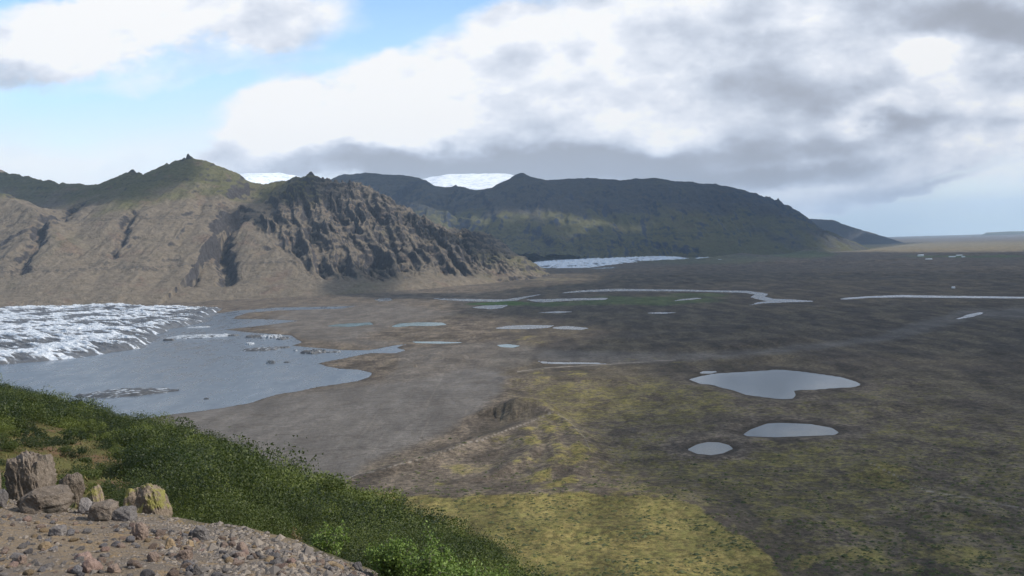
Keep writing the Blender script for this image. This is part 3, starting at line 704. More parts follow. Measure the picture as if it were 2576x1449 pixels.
M3 = [(RD([(1960, 553, 19500), (2030, 550, 19200), (2060, 551, 19100), (2092, 553, 19000), (2104, 560, 19150), (2122, 568, 19400), (2145, 580, 19800), (2175, 591, 20300), (2205, 597, 20800)]), .42, .15, 501),
      (RD([(2092, 553, 19000), (2100, 580, 18300), (2115, 597, 17900)]), .42, .15, 507)]
X, Y, Z, C = heightfield(4500, 10500, 17000, 22500, 40.0, M3, 14.0, 160, apron=20, gul=2.0)
keep_above(X, Y, Z, -110, matM2, 'mountain', 'small distant headland behind the end of the long mountain', C, np.zeros(X.shape))
M4 = [(RD([(2480, 583, 36000), (2545, 580.2, 36000), (2600, 580, 36000), (2800, 574, 36000), (2900, 573, 36000)]), .8, .05, 601)]
X, Y, Z, C = heightfield(16000, 29000, 35000, 37500, 120.0, M4, 5.0, 180, apron=-60)
keep_above(X, Y, Z, -120, matM2, 'headland', 'flat topped cape far out on the sea horizon', C, np.ones(X.shape))
# small dark top showing over the left end of the ridge
M5 = [(RD([(-260, 395, 9000), (-60, 420, 9000), (0, 424, 9000), (8, 426, 9000), (14, 432, 9000), (30, 446, 9000)]), .6, .4, 651)]
X, Y, Z, C = heightfield(-8500, -3800, 7600, 10300, 30.0, M5, 8.0, 190)
keep_above(X, Y, Z, 100, matM1, 'mountain', 'grey rocky top peeping over the ridge at the left edge', C, np.zeros(X.shape))

# ice cap behind everything
m, t, b = new_mat('snow'); p_ = pos(t)
n = t.noise(p_, .006, 6, .75, .8)
t.put(b.inputs['Base Color'], t.mix(t.mr(n, .50, .60), (.80, .83, .87), (.42, .50, .58))); b.inputs['Roughness'].default_value = .6
t.put(b.inputs['Normal'], t.bump(n, .6, 25))
MI = [(RD([(300, 462, 18500), (520, 452, 18000), (600, 437, 17600), (700, 434, 17500), (760, 445, 17400), (860, 458, 17300), (1020, 462, 17200), (1080, 446, 17200), (1130, 438, 17200), (1270, 436, 17200), (1320, 452, 17300), (1420, 452, 17300), (1600, 470, 17800)]), .16, .05, 701)]
X, Y, Z, C = heightfield(-9000, 3500, 13300, 20500, 60.0, MI, 20.0, 200)
keep_above(X, Y, Z, 350, m, 'ice_cap', 'white ice cap showing in the saddles behind the mountains', C, np.zeros(X.shape))

# =================================================================== GLACIERS
G1 = unproj(*np.array([(-800, 735), (-300, 740), (0, 743), (200, 746), (400, 750), (560, 752), (620, 757), (600, 765), (560, 778), (530, 790), (515, 803), (470, 815), (430, 822), (395, 832), (400, 845), (375, 858), (360, 866), (310, 876), (240, 885), (180, 894), (90, 901), (0, 909), (-150, 917), (-500, 930), (-900, 945)]).T, 8.0)
G1 = np.array(G1)
a_ = np.radians(np.arange(-42, -10.5, .034)); r_ = [1800.0]
while r_[-1] < 5200: r_.append(r_[-1] * 1.0022)
A, R = np.meshgrid(a_, np.array(r_)); X = R * np.sin(A); Y = R * np.cos(A); sh = X.shape
x = X.ravel(); y = Y.ravel()
wx = x + 38 * fbm(x / 120, y / 120, 4, 801); wy = y + 38 * fbm(x / 120, y / 120, 4, 807)
# true far margin: extend outline back so that the raised surface meets the mountain
G1b = G1.copy()
far = unproj(*np.array([(-800, 735), (-300, 740), (0, 743), (200, 746), (400, 750), (560, 753)]).T, 45.0)
G1b[:6] = far
sd = -poly_sd(G1b, wx, wy, 600)
u_ = x * .55 + y * .84; v_ = -x * .84 + y * .55
rise = 15 * (1 - np.exp(-np.maximum(sd, 0) / 28)) + .019 * np.maximum(sd, 0)
fr = 1 - sst(150, 900, sd)
c1 = ridged(u_ / 75, v_ / 260, 3, 811, .5); c2_ = ridged(u_ / 22, v_ / 110, 3, 821, .5); c3_ = ridged(x / 33, y / 33, 3, 831)
hgt = (6.5 + 8 * fr) * (c1 - .5) + (4.0 + 4 * fr) * (c2_ - .5) + 3 * (c3_ - .5) + 7 * fbm(x / 300, y / 300, 3, 841)
z = rise + hgt * sst(-5, 60, sd)
z = np.where(sd < -8, -6.0, z)
deb = .465 - .75 * (c1 - .58) - .8 * (c2_ - .58)
gpx, gpy = proj(x, y, z)
band = fbm(v_ / 340 , u_ / 1100, 3, 851)
deb = deb + .32 * sst(.02, .3, band) + .30 * np.exp(-np.maximum(sd, 0) / 70) * sst(150, 520, gpx) + .06 * sst(300, 560, gpx) * (1 - np.exp(-((gpy - 770) / 14) ** 2) * .9) - .16 * (1 - sst(0, 500, gpx))
Zg = z.reshape(sh)
F = gridF(*sh); ok = (sd[F].max(1) > -12); F = F[ok]
used = np.zeros(x.size, bool); used[F.ravel()] = True; idx = np.cumsum(used) - 1
o = mesh_obj('glacier', np.stack([x, y, z], -1)[used], idx[F], mat_ice('glacier_ice', .93), smooth=False, attrs={'debris': ('POINT', deb[used])})
tag(o, 'crevassed white glacier tongue with dark debris entering the lake at the left', kind='structure')

G2 = unproj(*np.array([(1250, 655), (1322, 650), (1335, 668), (1345, 673), (1400, 675), (1480, 673), (1560, 664), (1620, 657), (1700, 653), (1745, 650), (1790, 649)]).T, 4.0)
G2f = unproj(*np.array([(1820, 646.5), (1700, 643), (1500, 641.5), (1300, 641), (1200, 641)]).T, 30.0)
G2 = np.concatenate([G2, G2f])
a_ = np.radians(np.arange(-5, 16.5, .03)); r_ = [7000.0]
while r_[-1] < 11500: r_.append(r_[-1] * 1.0022)
A, R = np.meshgrid(a_, np.array(r_)); X = R * np.sin(A); Y = R * np.cos(A); sh = X.shape; x = X.ravel(); y = Y.ravel()
wx = x + 60 * fbm(x / 250, y / 250, 3, 861); wy = y + 60 * fbm(x / 250, y / 250, 3, 867)
sd = -poly_sd(G2, wx, wy, 900)
c1 = ridged(x / 90, y / 150, 4, 871, .55)
z = 26 * (1 - np.exp(-np.maximum(sd, 0) / 90)) + .014 * np.maximum(sd, 0) + 26 * (c1 - .5) * sst(-5, 80, sd)
z = np.where(sd < -8, -6.0, z)
gpx, gpy = proj(x, y, z)
deb = .38 - .6 * (c1 - .55)
F = gridF(*sh); F = F[sd[F].max(1) > -12]
used = np.zeros(x.size, bool); used[F.ravel()] = True; idx = np.cumsum(used) - 1
o = mesh_obj('glacier', np.stack([x, y, z], -1)[used], idx[F], mat_ice('far_glacier_ice', .85, .6, (.50, .60, .70)), smooth=False, attrs={'debris': ('POINT', deb[used])})
tag(o, 'blue white glacier tongue below the long dark mountain', kind='structure')

# =================================================================== ICEBERGS
def iceberg(px, py, wpx, hpx, dirt, label, tilt=0.0, depth=None, seed=0, peaks=1.0):
    c = unproj(px, py, 0.0); dist = np.hypot(*c)
    w = wpx / FPX * dist; h = hpx / FPX * dist * .8
    dp = (depth if depth else w * .35) * .8
    n = 46; m_ = 30
    xs = np.linspace(-1, 1, n); ys = np.linspace(-1, 1, m_)
    Xb, Yb = np.meshgrid(xs, ys)
    rr_ = np.hypot(Xb * (1 + .25 * fbm(Yb * 2, Xb * 2, 2, seed)), Yb * (1 + .3 * fbm(Xb * 3, Yb * 2, 2, seed + 5)))
    rim = np.clip((.93 - rr_) * 5, 0, 1) ** .6
    zz = h * rim * (.35 + .65 * peaks * np.clip(ridged(Xb * 3 + seed, Yb * 1.7, 4, seed + 1, .55), 0, 1) ** 1.5) - .8 * (1 - rim)
    ca, sa = math.cos(tilt), math.sin(tilt)
    xw = Xb * w / 2; yw = Yb * dp / 2
    V = np.stack([c[0] + xw * ca - yw * sa, c[1] + xw * sa + yw * ca, zz], -1)
    deb = dirt - .02 + .75 * fbm(Xb * 4, Yb * 9, 3, seed + 8)
    V = V.reshape(-1, 3); F = gridF(m_, n)
    F = F[zz.ravel()[F].max(1) > -.6]
    used = np.zeros(len(V), bool); used[F.ravel()] = True; idx = np.cumsum(used) - 1
    o = mesh_obj('iceberg', V[used] - [c[0], c[1], 0], idx[F], MAT_BERG, smooth=False, curve=False, attrs={'debris': ('POINT', deb.ravel()[used])})
    o.location = (c[0], c[1], -dist * dist / (2 * RC))
    return tag(o, label, 'iceberg', 'icebergs floating in the glacial lake')
MAT_BERG = mat_ice('iceberg_ice', .97, 4.0, (.16, .19, .22), (.44, .47, .50))
iceberg(318, 990, 230, 13, .62, 'long flat grey streaked iceberg alone in the near part of the lake', .18, 95, 11, .8)
iceberg(519, 1004, 15, 4, .95, 'small dark iceberg nearest the gravel shore', 0, 6, 12)
iceberg(681, 914, 24, 9, .55, 'small pointed iceberg with a white tip near the spit', 0, 10, 13, 1.4)
iceberg(721, 912, 16, 4, .8, 'small low dark iceberg just right of the white tipped one', 0, 8, 14)
iceberg(505, 848, 165, 9, .36, 'long white iceberg stretching out from the glacier front', .1, 70, 15)
iceberg(424, 857, 28, 6, .85, 'small dark pointed iceberg below the left end of the white one', 0, 18, 16, 1.3)
iceberg(586, 845, 32, 6, .65, 'dark and white lump at the right tip of the long white iceberg', .1, 22, 17)
iceberg(640, 848, 50, 8, .85, 'dark dirty iceberg at the top left of the cluster', .05, 40, 18)
iceberg(683, 849, 66, 10, .40, 'white topped iceberg in the middle of the cluster', .05, 60, 19)
iceberg(629, 866, 24, 7, .25, 'small white rounded iceberg at the left of the cluster', 0, 20, 20)
iceberg(712, 853, 34, 8, .70, 'dark rimmed iceberg at the right of the cluster', 0, 50, 21)
iceberg(662, 880, 96, 8, .65, 'long low iceberg with dark stripes below the cluster', .2, 60, 22)
iceberg(712, 875, 40, 5, .9, 'thin dark iceberg at the right end of the striped one', .1, 25, 23)
iceberg(743, 883, 10, 6, .3, 'tiny arched white iceberg between the striped bergs', 0, 8, 24, 1.5)
iceberg(792, 887, 70, 11, .7, 'layered grey iceberg nearest the inlet', .25, 60, 25)
iceberg(838, 886, 40, 5, .6, 'thin grey iceberg trailing right of the layered one', .1, 30, 26)
iceberg(500, 824, 60, 4, .3, 'thin white ice floe in the channel beside the glacier', .1, 30, 27)

# =================================================================== FOREGROUND HILLSIDE
KX = np.array([-900, -300, 0, 300, 700, 1000, 1320, 1450, 1700, 2600.])
def kz(vals): return lambda q: np.interp(q, KX, vals)
k_re = kz([13, 12.5, 12.2, 11.6, 10.6, 9.6, 9, 9, 9, 9])
k_ze = kz([-3.1, -3.35, -3.56, -3.62, -3.72, -3.95, -4.6, -5.6, -7.6, -8.5])
k_r2 = kz([24, 24, 24, 22, 20, 18, 18, 18, 18, 18])
k_z2 = kz([-6.0, -6.6, -7.0, -6.9, -7.4, -7.6, -9.3, -10.3, -13, -15])
k_r3 = kz([160, 145, 130, 112, 90, 62, 44, 40, 40, 40])
k_z3 = kz([-12, -18, -21.4, -23.2, -25.2, -21.5, -18.8, -21, -27, -31])
def fdep(x, y):
    r = np.hypot(x, y); return r * np.maximum(np.cos(np.arctan2(x, y)), .62)
def hill_z(x, y, noise=True):
    r = fdep(x, y); q = 1288 + FPX * np.tan(np.clip(np.arctan2(x, y), -1.2, 1.2)); q = np.clip(q, -900, 2600)
    re, ze, r2, z2, r3, z3 = k_re(q), k_ze(q), k_r2(q), k_z2(q), k_r3(q), k_z3(q)
    z = np.where(r < 4, -1.6 + (r / 4) * ((-1.6 + (ze + 1.6) * .28) + 1.6),
        np.where(r < re, (-1.6 + (ze + 1.6) * .28) + (r - 4) / (re - 4) * (ze - (-1.6 + (ze + 1.6) * .28)), 0))
    # the step below the gravel shoulder
    s = sst(re, re + 3.5, r); zb = ze - 1.9 * sst(re, re + 3, r)
    z = np.where((r >= re) & (r < r2), zb + (z2 - (ze - 1.9)) * np.clip((r - re - 3) / (r2 - re - 3), 0, 1) * (r > re + 3), z)
    tt = np.clip((r - r2) / (r3 - r2), 0, 1)
    z = np.where((r >= r2) & (r < r3), z2 + (z3 - z2) * tt, z)
    z = np.where(r >= r3, z3 - .62 * (r - r3) - .0 * r, z)
    if noise:
        far_ = sst(9, 20, r)
        z = z + far_ * (.9 * fbm(x / 14, y / 14, 4, 900) * sst(14, 40, r) + .25 * fbm(x / 3, y / 3, 3, 905)) + .05 * fbm(x / .9, y / .9, 4, 911) + .10 * fbm(x / 3, y / 3, 2, 917) * (1 - far_)
    return z
a_ = np.radians(np.concatenate([np.arange(-70, -36, .6), np.arange(-36, 8, .11), np.arange(8, 60, .8)]))
r_ = [.6]
while r_[-1] < 520: r_.append(r_[-1] * 1.011)
A, R = np.meshgrid(a_, np.array(r_)); X = R * np.sin(A); Y = R * np.cos(A)
Zh = CZ + hill_z(X.ravel(), Y.ravel()).reshape(X.shape)
Q = 1288 + FPX * np.tan(A)
hx, hy = proj(X, Y, Zh)
gr = (1 - sst(-.4, .8, fdep(X, Y) - k_re(np.clip(Q, -900, 2600)) + .5 * fbm(X, Y, 3, 930)))
gr = gr * (1 - sst(980, 1120, Q))
heath = (1 - sst(280, 480, hx + 60 * fbm(X / 6, Y / 6, 3, 935))) * sst(1040, 1110, hy + 25 * fbm(X / 6, Y / 6, 3, 939))
o = mesh_obj('hillside', np.stack([X, Y, Zh], -1), gridF(*X.shape), mat_hill(), curve=False,
             attrs={'gravel': ('POINT', gr.ravel()), 'heath': ('POINT', np.clip(heath, 0, 1).ravel())})
tag(o, 'steep near hillside falling from the gravel shoulder to the plain', kind='structure')

def hill_hit(px, py, lo=5.0, hi_=200.0):
    lo = lo
    """first point where the pixel ray meets the near hillside"""
    d = pdir(px, py); d = d / math.hypot(d[0], d[1]); rr_ = np.geomspace(lo, hi_, 1500)
    xx = d[0] * rr_; yy = d[1] * rr_; zz = d[2] * rr_
    hz = hill_z(xx, yy)
    k = np.argmax(zz < hz)
    if not (zz < hz).any(): k = -1
    return xx[k], yy[k], hz[k]

# ------------------------------------------------------------------ rocks
def rock_mesh(name, w, d, h, seed, ang=.35, sub=3, bury=.25, block=.0):
    import bmesh
    bm = bmesh.new(); bmesh.ops.create_icosphere(bm, subdivisions=sub, radius=1)
    co = np.array([v.co[:] for v in bm.verts]); R_ = np.random.RandomState(seed)
    # facets: clamp against random planes for an angular look
    for k in range(int(10 + ang * 14)):
        nrm = R_.normal(size=3); nrm /= np.linalg.norm(nrm); lim = R_.uniform(.55, .92) + (1 - ang) * .08
        dd = co @ nrm; over = np.maximum(dd - lim, 0); co = co - over[:, None] * nrm * .92
    if block > 0:
        mx = np.abs(co).max(1)[:, None]; co = co * (1 - block * .8) + co / mx * .82 * block * .8
    nn = co / np.linalg.norm(co, axis=1)[:, None]
    dn = fbm(co[:, 0] * 2 + co[:, 2] * 1.3 + seed, co[:, 1] * 2 - co[:, 2], 4, seed % 50) * .16
    co = co + nn * dn[:, None]
    if sub >= 4:
        d2_ = ridged(co[:, 0] * 5 + co[:, 1] * 3 + seed, co[:, 2] * 6 - co[:, 1] * 2, 4, seed % 40, .6) - .6
        co = co + nn * (d2_ * .10)[:, None]
    co = co * [w / 2, d / 2, h / 2] * 1.12
    co[:, 2] += h * (.5 - bury)
    for v, c in zip(bm.verts, co): v.co = c
    me = bpy.data.meshes.new(name); bm.to_mesh(me); bm.free()
    return me

MR = {'grey': mat_rock('grey_stone', (.115, .104, .098), (.19, .172, .162)), 'brown': mat_rock('brown_stone', (.14, .10, .08), (.225, .17, .135)),
      'tan': mat_rock('tan_stone', (.20, .145, .085), (.29, .215, .135)), 'red': mat_rock('reddish_stone', (.16, .105, .085), (.25, .18, .15)),
      'lich': mat_rock('lichen_rock', (.105, .083, .064), (.19, .156, .126), (.055, .05, .04), .5),
      'moss': mat_rock('mossy_rock', (.15, .115, .085), (.24, .19, .14), (.20, .185, .055), .8, (.47, .58)),
      'dk': mat_rock('dark_stone', (.08, .075, .08), (.16, .15, .15))}
def rock_at(px, py, wpx, hpx, mk, label, seed, dist=None, ang=.35, block=0., bury=.25, rot=0., name='rock', cat='rock', group=None, sub=4, deep=.8):
    """px,py = middle of the rock's foot"""
    if dist is None: x, y, z = hill_hit(px, py)
    else:
        d = pdir(px, py); x, y, z = d * (dist / d[1]); z = float(hill_z(np.array([x]), np.array([y]))[0])
    D = math.sqrt(x * x + y * y + z * z)
    w = wpx / FPX * D; h = hpx / FPX * D * 1.15
    me = rock_mesh(name, w, w * deep, h / (1 - bury), seed, ang, sub, bury, block)
    if dist is None or True:
        me.materials.append(MR[mk])
    for p in me.polygons: p.use_smooth = ang < .2
    o = bpy.data.objects.new(name, me); COL.objects.link(o)
    o.location = (x, y, z + CZ); o.rotation_euler = (0, 0, rot)
    tag(o, label, cat, group); return o

def raise_rock(px, ptop, pbot, wpx, dist, mk, label, seed, **kw):
    """a rock seen between two pixel rows at a known distance; its foot goes down to the soil"""
    d = pdir(px, ptop); d = d * (dist / d[1]); x, y, zt = d
    g_ = float(hill_z(np.array([x]), np.array([y]))[0])
    h = zt - g_; w = wpx / FPX * dist
    bury = .12
    me = rock_mesh('rock_outcrop', w, w * kw.get('deep', .9), max(h, .3) / (1 - bury), seed, kw.get('ang', .6), 5, bury, kw.get('block', .5))
    me.materials.append(MR[mk])
    o = bpy.data.objects.new('rock_outcrop', me); COL.objects.link(o); o.location = (x, y, g_ + CZ); o.rotation_euler = (0, 0, kw.get('rot', 0))
    return tag(o, label, 'rock outcrop')
raise_rock(72, 1136, 1270, 104, 21, 'lich', 'tall blocky grey outcrop above the gravel at the left edge', 31, block=.9, ang=.7)
raise_rock(366, 1211, 1316, 118, 18, 'moss', 'large outcrop patched with yellow moss amid the shrubs', 32, block=.5, ang=.7)
raise_rock(178, 1188, 1250, 60, 24, 'lich', 'low weathered outcrop between the two big outcrops', 36, block=.4)
raise_rock(236, 1222, 1250, 42, 19, 'moss', 'narrow pale outcrop just left of the mossy outcrop', 37, block=.4)
raise_rock(-40, 1150, 1270, 60, 20, 'lich', 'outcrop at the extreme left edge', 38, block=.6)
GRP = 'stones lying along the gravel shoulder'
rock_at(117, 1314, 116, 46, 'lich', 'biggest wedge shaped grey boulder at the edge of the gravel', 41, dist=11.3, ang=.9, block=.4, rot=.3)
rock_at(217, 1305, 38, 30, 'grey', 'upright grey boulder right of the wedge shaped one', 42, dist=11.4, ang=.8)
rock_at(262, 1334, 70, 38, 'lich', 'pitted boulder with a dark hollow beside the smooth slab', 43, dist=10.9, ang=.9, block=.5)
rock_at(316, 1334, 52, 30, 'grey', 'smooth slab leaning on the pitted boulder', 44, dist=10.9, ang=.8, block=.5)
rock_at(352, 1357, 34, 30, 'brown', 'rounded grey brown stone right of the smooth slab', 45)
rock_at(8, 1296, 26, 38, 'grey', 'grey boulder cut by the left edge of the frame', 46, dist=11.4, ang=.7)
rock_at(507, 1358, 36, 27, 'grey', 'squarish grey boulder on top of the stone bank', 47, ang=.8, block=.3)
rock_at(231, 1440, 40, 24, 'red', 'largest reddish round stone near the bottom edge', 48, ang=.1)
rock_at(211, 1409, 34, 15, 'red', 'flat reddish brown stone above the round reddish one', 49, ang=.3)
rock_at(386, 1412, 28, 19, 'brown', 'brown stone with a dark underside in the middle of the gravel', 50, ang=.3)
rock_at(466, 1409, 35, 22, 'brown', 'blocky grey brown stone in the right half of the gravel', 51, ang=.8, block=.4)
rock_at(428, 1380, 22, 19, 'tan', 'two toned tan stone above the blocky one', 52, ang=.6)
rock_at(478, 1377, 17, 13, 'tan', 'orange tan rounded stone below the squarish boulder', 53, ang=.1)
rock_at(193, 1444, 27, 15, 'dk', 'dark grey stone left of the largest reddish stone', 54, ang=.6)
rock_at(151, 1322, 23, 8, 'tan', 'flat cream stone in front of the wedge shaped boulder', 55, ang=.6)
rock_at(293, 1374, 21, 9, 'dk', 'low dark stone in the middle distance of the gravel', 56, ang=.3)
rock_at(114, 1384, 27, 15, 'tan', 'rounded sandy stone at the left of the gravel', 57, ang=.1)
rock_at(136, 1388, 24, 12, 'grey', 'grey chip beside the rounded sandy stone', 58, ang=.8)
rock_at(287, 1440, 29, 15, 'brown', 'wide brown stone at the bottom right of the reddish one', 59, ang=.5)
rock_at(478, 1441, 18, 15, 'dk', 'small dark blue grey stone in the bottom gravel', 60, ang=.3)
rock_at(496, 1446, 22, 20, 'grey', 'grey stone touching the dark blue grey one', 61, ang=.3)
rock_at(610, 1389, 25, 19, 'brown', 'round brown stone high on the stone bank', 62, ang=.1)
rock_at(603, 1407, 28, 15, 'brown', 'wide brown stone just below the round one on the bank', 63, ang=.5)
rock_at(55, 1418, 26, 14, 'brown', 'brown angular stone near the left edge', 64, ang=.8)
rock_at(145, 1345, 40, 18, 'grey', 'half buried grey slab in the sandy soil', 65, ang=.6, block=.4, bury=.45)
rock_at(900, 1408, 26, 18, 'dk', 'dark boulder half hidden behind the leafy bush', 66, dist=10, ang=.7)
rock_at(1192, 1395, 22, 20, 'red', 'reddish boulder poking out of the leafy bush', 67, dist=9.5, ang=.6)

# random stones: individuals
variants = []
for k in range(14):
    mk = ['grey', 'brown', 'grey', 'tan', 'brown', 'grey', 'dk', 'red', 'grey', 'brown', 'grey', 'brown', 'tan', 'dk'][k]
    me = rock_mesh('stone', 1, random.uniform(.7, 1), random.uniform(.55, .8), 300 + k, random.uniform(.15, .95), 3, .3)
    me.materials.append(MR[mk])
    for p in me.polygons: p.use_smooth = k % 3 == 0
    variants.append(me)
stones = []
def stone(x, y, s):
    for (a, b_, q) in stones:
        if (a - x) ** 2 + (b_ - y) ** 2 < (.36 * (q + s)) ** 2: return
    stones.append((x, y, s))
tries = 0
while len(stones) < 290 and tries < 12000:
    tries += 1
    px = random.uniform(-10, 930) if random.random() < .8 else random.uniform(300, 900)
    top = np.interp(px, [0, 200, 400, 600, 800, 930], [1290, 1308, 1330, 1362, 1405, 1442])
    bank = px > 280
    if bank and random.random() < .72: py = top + abs(random.gauss(0, 24)) + 2
    else: py = random.uniform(top, 1455)
    if py > 1462: continue
    x, y, z = hill_hit(px, py)
    if y > 12.6: continue
    s = random.choice([.05, .065, .075, .09, .115]) * random.uniform(.8, 1.25)
    stone(x, y, s)
for i, (x, y, s) in enumerate(stones):
    z = float(hill_z(np.array([x]), np.array([y]))[0])
    k = random.randrange(14)
    o = bpy.data.objects.new('stone', variants[k]); COL.objects.link(o)
    o.location = (x, y, z + CZ + s * .05); o.scale = (s, s, s * random.uniform(.75, 1.1)); o.rotation_euler = (random.uniform(-.3, .3), random.uniform(-.3, .3), random.uniform(0, 6.28))
    tag(o, 'loose stone lying among others on the gravel shoulder', 'stone', 'loose stones scattered over the gravel shoulder')

# pebbles: stuff
def merge(parts_V, parts_F, tint=None):
    V = []; F = []; T = []; o_ = 0
    for i, (v, f) in enumerate(zip(parts_V, parts_F)):
        V.append(v); F.append(f + o_); o_ += len(v)
    return np.concatenate(V), np.concatenate(F)
ico_v = np.array([(0, 0, 1), (.8, 0, .3), (.2, .8, .3), (-.7, .5, .2), (-.6, -.6, .3), (.3, -.8, .2), (0, 0, -.6)]); ico_f = np.array([(0, 1, 2), (0, 2, 3), (0, 3, 4), (0, 4, 5), (0, 5, 1), (6, 2, 1), (6, 3, 2), (6, 4, 3), (6, 5, 4), (6, 1, 5)])
n = 15000
aa = rng.uniform(math.radians(-36), math.radians(-4), n); rr_ = np.sqrt(rng.uniform(5.5 ** 2, 14.6 ** 2, n))
x = rr_ * np.sin(aa); y = rr_ * np.cos(aa); rr_ = fdep(x, y); q = 1288 + FPX * np.tan(aa)
dens = .45 + .9 * fbm(x / 1.1, y / 1.1, 3, 950) + .9 * sst(300, 600, q) + .5 * sst(-2.0, -.3, rr_ - k_re(q))
ok = (rr_ < k_re(q) + .15) & (rng.uniform(size=n) < dens); x = x[ok]; y = y[ok]; n = len(x)
s = (rng.gamma(2.2, .0052, n) + .006) * (1 + 1.1 * sst(250, 620, 1288 + FPX * x / y) * (rng.uniform(size=n) < .5)); z = hill_z(x, y) + CZ
jit = rng.uniform(.6, 1.3, (n, 7, 3)); th = rng.uniform(0, 6.28, n)
v = ico_v[None] * jit; vx = v[..., 0] * np.cos(th)[:, None] - v[..., 1] * np.sin(th)[:, None]; vy = v[..., 0] * np.sin(th)[:, None] + v[..., 1] * np.cos(th)[:, None]
V = np.stack([x[:, None] + vx * s[:, None], y[:, None] + vy * s[:, None], z[:, None] + v[..., 2] * s[:, None] * .7], -1).reshape(-1, 3)
F = (ico_f[None] + (np.arange(n) * 7)[:, None, None]).reshape(-1, 3)
m, t, b = new_mat('pebble'); tt_ = t.attr('tint')
t.put(b.inputs['Base Color'], t.mix(tt_, (.105, .092, .082), (.215, .18, .145))); b.inputs['Roughness'].default_value = .9
o = mesh_obj('gravel', V, F, m, smooth=False, curve=False, attrs={'tint': ('POINT', np.repeat(rng.uniform(0, 1, n), 7))})
tag(o, 'loose gravel and pebbles strewn over the sandy shoulder', kind='stuff')

# ------------------------------------------------------------------ shrubs
def leaf_cloud(n, lobes, size, R_, flat=.75):
    """leaf-clump quads around several lobes; unit bush radius 1"""
    c = R_.uniform(-1, 1, (lobes, 3)) * [.62, .62, .30] + [0, 0, .48]; rad = R_.uniform(.34, .58, lobes)
    k = R_.randint(0, lobes, n); d = R_.normal(size=(n, 3)); d /= np.linalg.norm(d, axis=1)[:, None]
    rr = R_.uniform(.55, 1.0, n) ** .5
    # spiky outline: some shoots stick out
    rr = rr * (1 + .35 * (R_.uniform(size=n) < .10))
    P = c[k] + d * (rad[k] * rr)[:, None] * [1, 1, flat + .1]
    ok = P[:, 2] > .02; P = P[ok]; d = d[ok]; n = len(P)
    nrm = d + R_.normal(size=(n, 3)) * .7; nrm /= np.linalg.norm(nrm, axis=1)[:, None]
    t1 = np.cross(nrm, R_.normal(size=(n, 3))); t1 /= np.linalg.norm(t1, axis=1)[:, None]; t2 = np.cross(nrm, t1)
    s = size * R_.uniform(.6, 1.3, n)[:, None]
    q = np.stack([P - t1 * s * .8 - t2 * s * .35, P + t2 * s * .95, P + t1 * s * .8 - t2 * s * .35], 1)
    return q, P
BNN = [leaf_cloud(4600, R.randint(6, 10), .021, R) for R in [np.random.RandomState(260 + i) for i in range(4)]]
BN = [leaf_cloud(2200, R.randint(5, 9), .034, R) for R in [np.random.RandomState(160 + i) for i in range(5)]]
BV = [leaf_cloud(950, R.randint(4, 8), .056, R) for R in [np.random.RandomState(60 + i) for i in range(8)]]
MLF = mat_leaf('birch_leaves', (.013, .024, .007), (.092, .112, .022))
MLB = mat_leaf('bright_leaves', (.060, .110, .018), (.15, .21, .04))
bush = []
cand = 5200
aa = rng.uniform(math.radians(-35), math.radians(3.5), cand * 6); 
rr_ = np.sqrt(rng.uniform(12.5 ** 2, 150 ** 2, cand * 6))
x = rr_ * np.sin(aa); y = rr_ * np.cos(aa); q = 1288 + FPX * np.tan(aa); rr_ = fdep(x, y)
z = hill_z(x, y)
hx, hy = proj(x, y, z + CZ)
ok = (rr_ < k_r3(q) + 3.0) & (rr_ > k_re(q) + 2.2) & (q < 1340)
hd = (1 - sst(240, 420, hx + 50 * fbm(x / 6, y / 6, 3, 935))) * sst(1040, 1130, hy + 20 * fbm(x / 6, y / 6, 3, 939))
ok &= rng.uniform(size=len(x)) < (1 - .66 * np.clip(hd, 0, 1))
# rocks stay clear
for (bx, dist_, rad_) in ((72, 21, 1.2), (366, 18, 1.1), (178, 24, .7)):
    d_ = pdir(bx, 1200); d_ = d_ * (dist_ / d_[1]); ok &= ~((np.hypot(x - d_[0], y - d_[1]) < rad_ ) | ((np.abs(np.arctan2(x, y) - math.atan2(d_[0], d_[1])) < .025) & (rr_ < dist_) & (rr_ > 13)))
cl_ = fbm(x / 5, y / 5, 2, 981); ok &= rng.uniform(size=len(x)) < .42 + 1.2 * sst(-.2, .25, cl_)
I = np.where(ok)[0][:2700]
Vs = []; Ts = []
for i in I:
    qd, P = BNN[rng.randint(4)] if rr_[i] < 25 else (BN[rng.randint(5)] if rr_[i] < 48 else BV[rng.randint(8)])
    small = hd[i] > .4
    s = rng.choice([.5, .75, 1.0, 1.3, 1.7, 2.0], p=[.22, .26, .28, .16, .08, .0]) * rng.uniform(.85, 1.2) * (.45 if small else .92 + .3 * max(min(cl_[i], .4), -.4)) * (1 + .003 * rr_[i])
    if rr_[i] < 17: s *= .6
    th = rng.uniform(0, 6.28); c_, s_ = math.cos(th), math.sin(th)
    w = P[:, None] * s + (qd - P[:, None]) * math.sqrt(s); vx = w[..., 0] * c_ - w[..., 1] * s_ + x[i]; vy = w[..., 0] * s_ + w[..., 1] * c_ + y[i]
    vz = w[..., 2] * rng.uniform(.75, 1.15) + z[i] + CZ - .1
    Vs.append(np.stack([vx, vy, vz], -1).reshape(-1, 3))
    tb = np.clip(.30 + 1.5 * fbm(x[i] / 6, y[i] / 6, 2, 960) + rng.normal() * .30, 0, 1)
    Ts.append(np.repeat(np.clip(tb + rng.normal(size=len(qd)) * .07, 0, 1), 3))
V = np.concatenate(Vs); T = np.concatenate(Ts)
o = mesh_obj('shrubbery', V, np.arange(len(V)).reshape(-1, 3), MLF, smooth=False, curve=False, attrs={'tint': ('POINT', T)})
tag(o, 'dense low birch scrub covering the steep hillside', kind='stuff')

